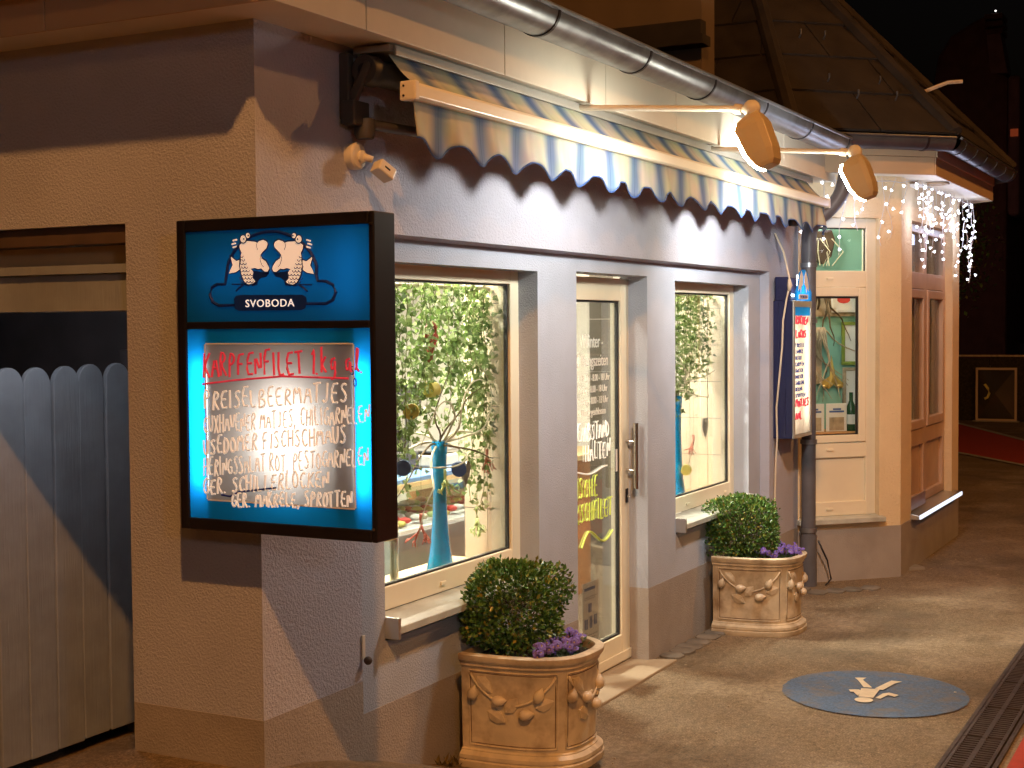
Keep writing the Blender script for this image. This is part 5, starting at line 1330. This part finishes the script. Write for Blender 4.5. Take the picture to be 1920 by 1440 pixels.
# ------------------------------------------------------------------ window decoration
def vase(c, h, label):
    o = MB().lathe([(.058,0),(.062,.01),(.05,.06),(.040,.13),(.031,h*.45),(.027,h*.7),(.030,h*.86),(.036,h),(.030,h),(.022,h*.8)], c, 18).build('vase', 'vase_blue', smooth=True)
    return tag(o, label, 'vase', 'tall blue vases in the shop windows')
vase((5.15,.275,.706), .56, 'tall slim blue vase in the nearer shop window'); vase((7.92,.275,.706), .62, 'tall slim blue vase in the farther shop window')
def branch(c, n, seed, m_, L, label, curl=1.0, spread=.5, r0=.006):
    rnd = random.Random(seed); mb = MB(); c = Vector(c)
    for i in range(n):
        p = Vector(c); d = Vector((rnd.gauss(0,spread), rnd.gauss(0,spread*.35), rnd.uniform(.1,1))).normalized(); pts = [p.copy()]
        w = Vector((rnd.gauss(0,1), rnd.gauss(0,.4), rnd.gauss(0,1)))
        for k in range(14):
            w = (w+Vector((rnd.gauss(0,.8), rnd.gauss(0,.3), rnd.gauss(0,.8)))*.6); d = (d+w*.16*curl+Vector((0,0,-.03))).normalized(); p = p+d*L/14
            p.y = min(max(p.y, .16), .5); pts.append(p.copy())
        mb.tube(pts, r0, 5, r2=.0015)
    return tag(mb.build('branch_bunch', m_, smooth=True), label, 'branches', 'branches in the blue vases')
branch((5.15,.275,1.25), 9, 3, 'willow', .62, 'pale curly willow branches in the nearer blue vase', 1.3, 1.2)
branch((5.15,.275,1.25), 4, 5, 'twig_brown', .45, 'brown bent twigs in the nearer blue vase', 1.1, 1.3, .005)
branch((7.92,.275,1.31), 6, 7, 'willow', .5, 'pale curly willow branches in the farther blue vase', 1.2, .8)
def ivy(x, y, ztop, length, seed, label, dens=150, wid=.075):
    rnd = random.Random(seed); t = empty('ivy_garland', (x, y, ztop), label, 'garland', 'ivy garlands hanging in the shop windows')
    st = MB(); lf = MB(); n = 3
    for s in range(n):
        p = Vector((x+rnd.uniform(-wid,wid)*.6, y+rnd.uniform(-.04,.04), ztop)); L = length*rnd.uniform(.65,1.0); pts = [p.copy()]; K = 16
        for k in range(K):
            p = p+Vector((rnd.gauss(0,.008), rnd.gauss(0,.006), -L/K)); pts.append(p.copy())
            for q in range(max(1, int(dens*L/K/n*1.7))):
                a = rnd.uniform(0, 6.28); pp = p+Vector((rnd.gauss(0,wid*.42), rnd.gauss(0,.03), rnd.uniform(-.5,.5)*L/K))
                if pp.y < .135: pp.y = .135
                l_ = rnd.uniform(.022,.040); d = Vector((math.cos(a), .6*math.sin(a), rnd.uniform(-.9,.3))).normalized()
                s_ = d.cross(Vector((rnd.gauss(0,.5), -1, rnd.gauss(0,.5)))).normalized()
                # lobed ivy leaf
                lf.add([pp, pp+d*l_*.25+s_*l_*.42, pp+d*l_*.5+s_*l_*.22, pp+d*l_, pp+d*l_*.5-s_*l_*.22, pp+d*l_*.25-s_*l_*.42], [(0,1,2,3,4,5)])
        st.tube(pts, .002, 4)
    st.build('stem', 'ivy_stem', t)
    o = lf.build('leaves', 'ivy_leaf', t, fix=False); o['kind'] = 'stuff'
spec = [(4.60,.26,1.94,.62),(4.72,.24,1.94,.80),(4.83,.28,1.94,.95),(4.93,.24,1.94,.66),(5.03,.27,1.94,.58),(5.13,.24,1.94,.72),(5.22,.28,1.94,.55),(5.31,.25,1.94,.60),(5.40,.27,1.94,.74),(5.47,.24,1.94,.98),(5.51,.30,1.94,.85)]
lab = ['leftmost ivy garland in the nearer shop window','second ivy garland from the left in the nearer window','third ivy garland from the left in the nearer window','fourth ivy garland from the left in the nearer window','fifth ivy garland from the left in the nearer window','middle ivy garland of the nearer window','seventh ivy garland from the left in the nearer window','eighth ivy garland from the left in the nearer window','third ivy garland from the right in the nearer window','long ivy garland second from the right in the nearer window','rightmost ivy garland against the tiles of the nearer window']
for i, (x, y, z, L) in enumerate(spec): ivy(x, y, z, L, 50+i, lab[i], 300)
spec = [(7.62,.26,1.95,.60),(7.76,.25,1.95,.75),(7.88,.28,1.95,.80),(8.00,.25,1.95,.78),(8.12,.27,1.95,.68),(8.24,.25,1.95,.62),(8.34,.28,1.95,.52)]
lab = ['leftmost ivy garland in the farther shop window','second ivy garland from the left in the farther window','third ivy garland from the left in the farther window','middle ivy garland of the farther window','third ivy garland from the right in the farther window','second ivy garland from the right in the farther window','short rightmost ivy garland of the farther window']
for i, (x, y, z, L) in enumerate(spec): ivy(x, y, z, L, 80+i, lab[i], 300)
tag(MB().tube([(4.22,.26,1.915),(5.57,.26,1.915)], .009, 8).build('hanging_rod', 'white_board', smooth=True), 'white rod carrying the ivy in the nearer shop window', 'rod')
tag(MB().tube([(7.12,.26,1.925),(8.46,.26,1.925)], .009, 8).build('hanging_rod', 'white_board', smooth=True), 'white rod carrying the ivy in the farther shop window', 'rod')
def coral(c, m_, label, seed, L=.13):
    rnd = random.Random(seed); c = Vector(c); mb = MB()
    def grow(p, d, l, r, depth):
        e = p+d*l; mb.tube([p, p.lerp(e,.5)+Vector((rnd.gauss(0,.004),)*3), e], r, 5, r2=r*.7)
        if depth > 0:
            for k in range(2 if depth < 3 else 4):
                grow(e, (d+Vector((rnd.gauss(0,.55), rnd.gauss(0,.3), rnd.gauss(0,.35)))).normalized(), l*rnd.uniform(.65,.9), r*.75, depth-1)
    grow(c+Vector((0,0,L*.4)), Vector((0,0,-1)), L*.35, .008, 3)
    t = tag(mb.build('coral_ornament', m_, smooth=True), label, 'ornament', 'hanging ornaments in the windows')
    MB().tube([c+Vector((0,0,L*.4)), c+Vector((0,0,L*.4+.25))], .0008, 3).build('thread', 'ivy_stem', t)
coral((4.957,.25,.93), 'coral_red', 'red coral ornament hanging left of the nearer vase', 1); coral((5.429,.25,.90), 'coral_green', 'pale green coral ornament hanging before the cream tiles', 2)
coral((5.505,.24,1.16), 'coral_red', 'red coral ornament hanging from the rightmost ivy', 3, .11); coral((5.12,.23,1.10), 'coral_green', 'pale green coral ornament hanging before the nearer vase', 4)
coral((8.137,.25,1.03), 'coral_red', 'pinkish coral ornament hanging right of the farther vase', 5, .12)
def heart(c, s, label, m_='heart_metal'):
    pts = []
    for i in range(24):
        t = 2*math.pi*i/24; x = 16*math.sin(t)**3; z = 13*math.cos(t)-5*math.cos(2*t)-2*math.cos(3*t)-math.cos(4*t)
        pts.append((c[0]+x*s/34, c[1], c[2]+z*s/22))
    tag(MB().prism(pts, (0,.008,0)).build('heart_ornament', m_, bevel=.002), label, 'ornament', 'hanging ornaments in the windows')
heart((5.245,.20,1.13), .085, 'dark metal heart hanging before the nearer vase'); heart((8.278,.22,1.12), .10, 'dark metal heart hanging before the farther tiles')
def tin(c, label, a, b, rx=.35):
    t = empty('tin_ornament', c, label, 'ornament', 'hanging ornaments in the windows')
    d = Vector((math.cos(rx), math.sin(rx)*-.5, 0)).normalized(); c = Vector(c)
    MB().tube([c-d*.022, c+d*.022], .032, 16).build('tin', a, t, smooth='auto'); MB().tube([c+d*.0222, c+d*.026], .03, 16).build('lid', b, t, smooth='auto')
    MB().tube([c+Vector((0,0,.032)), c+Vector((0,0,.25))], .0008, 3).build('thread', 'ivy_stem', t)
tin((5.00,.22,1.49), 'yellow tin with dark lid hanging high in the nearer window', 'tin_yellow', 'tin_blue'); tin((4.84,.22,1.41), 'blue lidded tin hanging left in the nearer window', 'tin_yellow', 'tin_blue', -.8)
tin((4.775,.22,1.19), 'dark blue tin hanging low at the left of the nearer window', 'tin_blue', 'tin_blue', -.8); tin((5.165,.19,1.15), 'blue tin hanging close to the nearer vase', 'tin_blue', 'tin_yellow', -.9); tin((7.885,.2,.89), 'blue and yellow tin hanging before the farther vase', 'tin_yellow', 'tin_blue', -.6)
# lobster claw
cw = MB(); pz = Vector((5.02,.24,1.60)); cw.tube([pz, pz+Vector((.0,0,.05)), pz+Vector((.02,0,.08))], .014, 8, r2=.018)
for s in (-1,1): cw.tube([pz+Vector((.015,0,.075)), pz+Vector((.015+s*.032,0,.105)), pz+Vector((.015+s*.035,0,.145)), pz+Vector((.015+s*.014,0,.17))], [.016,.015,.010,.003], 8)
tag(cw.build('claw_ornament', 'claw_red', smooth=True), 'dark red claw ornament hanging in the ivy of the nearer window', 'ornament')

# ------------------------------------------------------------------ bay interior
tag(MB().box(9.3, 1.35, -.05, 12.6, 1.45, ZB-.02).build('bay_wall', 'wall_teal'), kind='structure')
c45 = 9.244+1.25
def P45(u, d, z):            # u along the 45 degree face, d depth behind it
    a = Vector((A0[0], A0[1], 0)); e = Vector((.7071,-.7071,0)); n_ = Vector((.7071,.7071,0))
    return a+e*u+n_*d+Vector((0,0,z))
MI = Matrix((Vector((.7071,-.7071,0)), Vector((.7071,.7071,0)), Vector((0,0,1)))).transposed().to_4x4(); MI.translation = Vector((A0[0], A0[1], 0))
tag(MB(MI).box(-.9, .88, 0, 1.35, .93, 2.72).build('bay_partition', 'wall_teal'), kind='structure')
tag(MB(MI).box(-.9, .865, 1.80, 1.35, .879, 2.08).build('picture_ledge', 'driftwood'), 'broad wooden board across the teal wall in the bay', 'board')
tag(MB(MI).box(-.9, .18, .0, 1.2, .9, .02).build('bay_floor', 'floor_tile'), kind='structure')
tag(MB(MI).box(-.9, .18, 2.70, 1.2, .9, 2.72).build('bay_ceiling', 'wall_white'), kind='structure')
tag(MB(MI).box(-.5, .50, .93, 1.2, .88, .965).build('bay_shelf', 'wood_orange', bevel=.004), 'orange wooden shelf behind the bay window', 'shelf')
def picture(u0, u1, z0, z1, fm, label, art):
    t = empty('picture', MI @ Vector(((u0+u1)/2,.86,z0)), label, 'picture', 'pictures on the teal wall'); w = .025; d0, d1_ = .846, .864
    f = MB(MI); f.box(u0,d0,z0,u1,d1_,z0+w); f.box(u0,d0,z1-w,u1,d1_,z1); f.box(u0,d0,z0+w,u0+w,d1_,z1-w); f.box(u1-w,d0,z0+w,u1,d1_,z1-w); f.build('frame', fm, t, bevel=.003)
    MB(MI).box(u0+w,.855,z0+w,u1-w,.862,z1-w).build('mount', 'paper', t)
    if art: MB(MI).ball(((u0+u1)/2,.853,(z0+z1)/2), min(u1-u0,z1-z0)*.25, 10, 1.2, .02, .6).build('print', art, t)
picture(.84,1.04,1.83,2.02,'paper','small white framed picture with a red motif in the bay','can_red')
picture(.925,1.16,1.44,1.76,'frame_green','green framed picture on the teal wall of the bay',None); picture(.935,1.16,1.12,1.42,'driftwood','brown framed picture low on the teal wall of the bay',None)
# driftwood boards with twigs, brass angel fish, cards, bottle, dark mask
dw = MB(MI); dw.box(.60,.84,1.30,.755,.864,1.72); tag(dw.build('driftwood_board', 'driftwood', bevel=.01), 'grey driftwood board hung with roots in the bay', 'board')
rnd = random.Random(31)
for j, (u, z, L, m_, lb) in enumerate(((.70,1.72,.58,'driftwood','pale root bundle hanging on the driftwood board'),(.74,1.95,.42,'twig_brown','dark forked branch hanging in the upper bay window'))):
    mb = MB()
    for i in range(16 if j == 0 else 5):
        p = MI @ Vector((u+rnd.uniform(-.06,.06), .80, z)); pts = [p.copy()]; d = Vector((rnd.gauss(0,.35), rnd.gauss(0,.2), -1)).normalized()
        for k in range(9): d = (d+Vector((rnd.gauss(0,.35), rnd.gauss(0,.2), rnd.gauss(-.1,.2)))).normalized(); p = p+d*L/9; pts.append(p.copy())
        mb.tube(pts, .007 if j == 0 else .010, 5, r2=.002)
    tag(mb.build('root_bundle', m_, smooth=True), lb, 'branches')
bf = empty('brass_fish', MI @ Vector((.83,.84,1.28)), 'golden starfish shaped wall ornament on the teal wall', 'ornament')
MB(MI).add([(.83,.84,1.52),(.855,.82,1.36),(.93,.83,1.30),(.87,.81,1.265),(.83,.80,1.30),(.79,.81,1.265),(.73,.83,1.31),(.805,.82,1.36),(.83,.80,1.38)], [(0,1,8),(1,2,3,8),(3,4,8),(4,5,8),(5,6,7,8),(7,0,8)]).build('body', 'gold', bf, fix=False)
for s in (-1,1): MB(MI).ball((.83+s*.06,.82,1.285), .022, 8, 1.4,.6,.8).build('fin', 'gold', bf, smooth=True)
def card(u, label):
    t = empty('menu_card', MI @ Vector((u,.6,.965)), label, 'card', 'white cards on the bay shelf')
    MB(MI).box(u-.085,.60,.967,u+.085,.606,1.17).build('card', 'paper', t, bevel=.003); MB(MI).box(u-.06,.5985,1.105,u+.06,.5998,1.118).build('heading', 'print_blue', t); MB(MI).box(u-.03,.5985,1.122,u+.035,.5998,1.135).build('logo', 'print_blue', t); MB(MI).box(u-.06,.5985,.975,u+.06,.5998,1.07).build('photo', 'driftwood', t)
card(.55,'white printed card on the bay shelf, left of two'); card(.735,'white printed card on the bay shelf, right of two')
bt = empty('wine_bottle', MI @ Vector((.865,.62,.966)), 'dark green bottle at the right end of the bay shelf', 'bottle')
MB(MI).lathe([(.035,0),(.037,.01),(.037,.16),(.014,.22),(.014,.28)], (.865,.62,.967), 14).build('glass', 'bottle_green', bt, smooth='auto'); MB(MI).lathe([(.0376,.05),(.0376,.12)], (.865,.62,.967), 14).build('label_band', 'paper', bt)
mk = empty('wooden_mask', MI @ Vector((.42,.8,2.3)), 'dark angular wooden carving in the upper light of the bay', 'ornament')
MB(MI).prism([(.66,.78,2.42),(.80,.78,2.44),(.83,.78,2.36),(.80,.78,2.24),(.73,.78,2.18),(.64,.78,2.24)], (0,.06,0)).build('carving', 'dark_wood', mk, bevel=.01)
mb = MB()
for i in range(7): 
    p = MI @ Vector((.64+.025*i,.76,2.17)); mb.tube([p, p+Vector((rnd.gauss(0,.04),rnd.gauss(0,.03),.1)), p+Vector((rnd.gauss(0,.06),rnd.gauss(0,.03),.2))], .004, 4)
mb.build('twigs', 'willow', mk)
bl = empty('bay_lamp', MI @ Vector((.3,.5,2.69)), 'round lit ceiling lamp inside the bay', 'lamp')
MB(MI).lathe([(.12,2.68),(.12,2.65),(.02,2.645)], (.3,.5,0), 16).build('shade', 'ceiling_panel', bl)
L = bpy.data.lights.new('lamp_light', 'POINT'); L.energy = 22; L.color = (1,.9,.74); L.shadow_soft_size = .08
o = bpy.data.objects.new('lamp_light', L); COL.objects.link(o); o.parent = bl; o.location = (0,0,-.12)
ob = empty('hanging_bulb', (10.55,-.30,2.30), 'small glowing orange bulb behind the bay street window', 'lamp')
MB().ball((10.55,-.30,2.33), .035, 10).build('bulb', 'orange_bulb', ob, smooth=True); MB().tube([(10.55,-.30,2.36),(10.55,-.30,2.70)], .003, 5).build('cord', 'black_metal', ob)
# curtain panels behind the street window of the bay
cv = []; 
for i, (xa, xb) in enumerate(((10.25,10.9),(11.05,11.65))):
    vs = []; fs = []; N = 40
    for k in range(N+1):
        x = xa+(xb-xa)*k/N; yy = -.40+.015*math.sin(k*1.1)
        vs += [(x, yy, .9), (x, yy, 2.45)]
    fs = [(2*k, 2*k+2, 2*k+3, 2*k+1) for k in range(N)]
    tag(MB().add(vs, fs).build('curtain', 'paper', smooth=True), ['pale curtain behind the left sash of the bay street window','pale curtain behind the right sash of the bay street window'][i], 'curtain', 'curtains of the bay')

# ------------------------------------------------------------------ icicle lights along the bay eaves
bulb = MB()
for i in range(5):
    a = 2*math.pi*i/5; d = Vector((math.cos(a), math.sin(a), -.9)).normalized(); s_ = Vector((-math.sin(a), math.cos(a), 0))
    bulb.add([(0,0,.008), tuple(d*.010+s_*.0035), tuple(d*.016), tuple(d*.010-s_*.0035)], [(0,1,2,3)])
bulb.ball((0,0,0), .0048, 6, 1, 1, 2)
tmp = bulb.build('bulb', 'led_bulb', None, fix=False); BULB = tmp.data; bpy.data.objects.remove(tmp)
def icicle(p, L, n, seed, label, dx=.03):
    rnd = random.Random(seed); p = Vector(p); t = empty('icicle_light_string', p, label, 'light string', 'icicle lights under the bay eaves')
    pts = [p.copy()]; q = p.copy(); K = max(3, int(L/.06))
    for k in range(K):
        q = q+Vector((rnd.gauss(0,dx*.4), rnd.gauss(0,dx*.4), -L/K)); pts.append(q.copy())
    MB().tube(pts, .0022, 4).build('wire', 'wire_white', t)
    for i in range(n):
        f = (i+.6)/n*(len(pts)-1); a = pts[min(int(f), len(pts)-2)].lerp(pts[min(int(f)+1, len(pts)-1)], f-int(f))
        o = inst('bulb', BULB, a+Vector((rnd.gauss(0,.016), rnd.gauss(0,.016), rnd.gauss(0,.01))), t, (rnd.uniform(-1.2,1.2), rnd.uniform(-1.2,1.2), rnd.uniform(0,6)), (1.0,)*3)
off1 = .20
line_ = []
def eave(s, o=.10):
    """point under the bay eaves: s 0..1 along the 45 face, 1..2 along the street face"""
    P = off_poly(o)
    if s <= 1: a, b = Vector(A0)+Vector((-.7071*o,-.7071*o)), Vector(P[1]); c = a.lerp(b, s)
    else: a, b = Vector(P[1]), Vector(P[2]); c = a.lerp(b, s-1)
    return Vector((c.x, c.y, ZB-.02))
mw = MB(); mw.tube([eave(.02+.096*i)+Vector((0,0,-.012-.02*abs(math.sin(i*1.9)))) for i in range(21)], .003, 5)
tag(mw.build('supply_wire', 'wire_white', smooth=True), 'white supply wire of the icicle lights along the bay eaves', 'wire')
specs = [(.06,.50,5),(.15,.30,3),(.24,.46,5),(.34,.28,3),(.43,.52,5),(.52,.36,4),(.62,.24,3),(.72,.46,4),(.84,.40,3),(.93,.28,3),
         (1.05,.26,6),(1.10,.48,9),(1.16,.34,8),(1.22,.60,10),(1.28,.30,7),(1.34,.50,9),(1.40,.36,7),(1.48,.52,9),(1.56,.30,6),(1.64,.46,7),(1.72,.34,6),(1.80,.55,8),(1.87,.62,11),(1.93,.66,12),(1.985,.58,10)]
ords = ['first','second','third','fourth','fifth','sixth','seventh','eighth','ninth','tenth','eleventh','twelfth','thirteenth','fourteenth','fifteenth']
for i, (s, L, n) in enumerate(specs):
    lb = ('%s icicle light strand from the left over the bay window' % ords[i]) if s < 1 else ('%s icicle light strand along the street face of the bay' % ords[i-10])
    icicle(eave(s), L, n, 300+i, lb)
for s, pw in ((.5, 1.4), (1.12, 2.4), (1.45, 2.4), (1.85, 3.6)):
    L = bpy.data.lights.new('led_glow', 'POINT'); L.energy = pw; L.color = (.66,.72,1.0); L.shadow_soft_size = .10
    o = bpy.data.objects.new('led_glow', L); COL.objects.link(o); o.location = eave(s, .14)+Vector((0,0,-.25))

# ------------------------------------------------------------------ far side of the street
t = empty('reed_fence', (26.3, 3, 0), 'low dark reed fence far behind the bay', 'fence')
for i in range(24): MB().box(26.15, -9+.8*i, 0, 26.22, -9+.8*i+.78, 1.13+.02*math.sin(i*2.3)).build('reed_panel', 'fence_dark', t)
MB().box(26.13, -9, 1.14, 26.25, 10.2, 1.17).build('top_rail', 'driftwood', t)
dpn = empty('display_panel', (26.0, 1.25, 0), 'framed dark display panel leaning at the reed fence', 'display panel')
f = MB(); f.box(25.97,.905,.0,26.0,.945,.95); f.box(25.97,1.56,.0,26.0,1.60,.95); f.box(25.97,.945,.91,26.0,1.56,.95); f.box(25.97,.945,.0,26.0,1.56,.05); f.build('frame', 'beige_board', dpn, bevel=.005)
MB().add([(25.99,.945,.05),(25.985,1.56,.05),(25.95,1.27,.50),(25.985,1.56,.91),(25.99,.945,.91)], [(0,1,2),(1,3,2),(3,4,2),(4,0,2)]).build('crumpled_sheet', 'panel_film', dpn, fix=False)
MB().tube([(25.94,1.42,.68),(25.94,1.36,.60),(25.94,1.34,.50),(25.94,1.37,.42),(25.94,1.42,.40)], .03, 8).build('amber_mark', 'orange_bulb', dpn, smooth=True) if False else None
MB().tube([(25.93,1.44,.66),(25.93,1.38,.58),(25.93,1.36,.50),(25.93,1.39,.43),(25.93,1.44,.40)], .022, 8).build('amber_ornament', 'tin_yellow', dpn, smooth=True)
MB().box(25.92,.86,-.01,26.05,1.64,.0+.02).build('foot', 'concrete', dpn)
# tower with chimney, barely lit
tw = empty('far_tower', (62, 7.3, 0), 'dark reddish tower with a stepped chimney rising behind the bay roof', 'tower')
MB().prism([(60,9.3,0),(60,9.3,10.2),(60,8.9,12.6),(60,8.4,13.4),(60,7.5,13.9),(60,7.0,14.1),(60,7.0,13.4),(60,6.6,11.8),(60,6.15,11.6),(60,6.15,0)], (4,0,0)).build('wall', 'tower_brick', tw, bevel=.15)
MB().box(59.9,5.66,6,63,6.14,11.6).build('stair_shaft', 'tower_light', tw, bevel=.15)
MB().prism([(59.95,6.8,11.75),(59.95,6.15,11.7),(59.95,6.45,13.3),(59.95,6.98,13.3)], (1.2,0,0)).build('chimney', 'tower_light', tw)
for z in (13.3,13.6,13.9): MB().box(59.9,6.35,z,61.2,7.05,z+.22).build('chimney_ring', 'tower_brick', tw, bevel=.05)
MB().box(59.85,5.72,9.15,59.89,6.02,9.45).build('window', 'tower_window', tw)
MB().ball((59.9,6.62,14.2), .035, 8).build('beacon', 'beacon', tw)
street_lamp((50.6,10.0,0), (50,9.2,4.5), 170, 'added unseen lamp behind the bay, brightening the tower', (1.0,.5,.4))  # lamp added out of sight to lift the tower from black
# night trees behind the fence
def dark_tree(x, y, h, seed, label):
    rnd = random.Random(seed); t = empty('tree', (x,y,0), label, 'tree', 'dark trees behind the fence')
    MB().tube([(x,y,0),(x+.1,y,h*.4),(x,y+.1,h*.7)], .16, 8, r2=.05).build('trunk', 'bark', t)
    lf = MB()
    for i in range(2600):
        d = Vector((rnd.gauss(0,1),rnd.gauss(0,1),rnd.gauss(0,1))).normalized()*rnd.random()**.4; k = rnd.uniform(.7,1)
        p = Vector((x,y,h*.62))+Vector((d.x*h*.3,d.y*h*.3,d.z*h*.36))*k; l_ = rnd.uniform(.06,.14)
        a = Vector((rnd.gauss(0,1),rnd.gauss(0,1),rnd.gauss(0,1))).normalized(); b = a.cross(Vector((.2,.5,1))).normalized()
        lf.add([p,p+a*l_*.5+b*l_*.3,p+a*l_,p+a*l_*.5-b*l_*.3],[(0,1,2,3)])
    o = lf.build('crown', 'box_leaf', t, fix=False); o['kind'] = 'stuff'
dark_tree(31,3.4,5.5,1,'dark leafy tree behind the reed fence, left'); dark_tree(32,-.4,6.2,2,'dark leafy tree behind the reed fence, right')
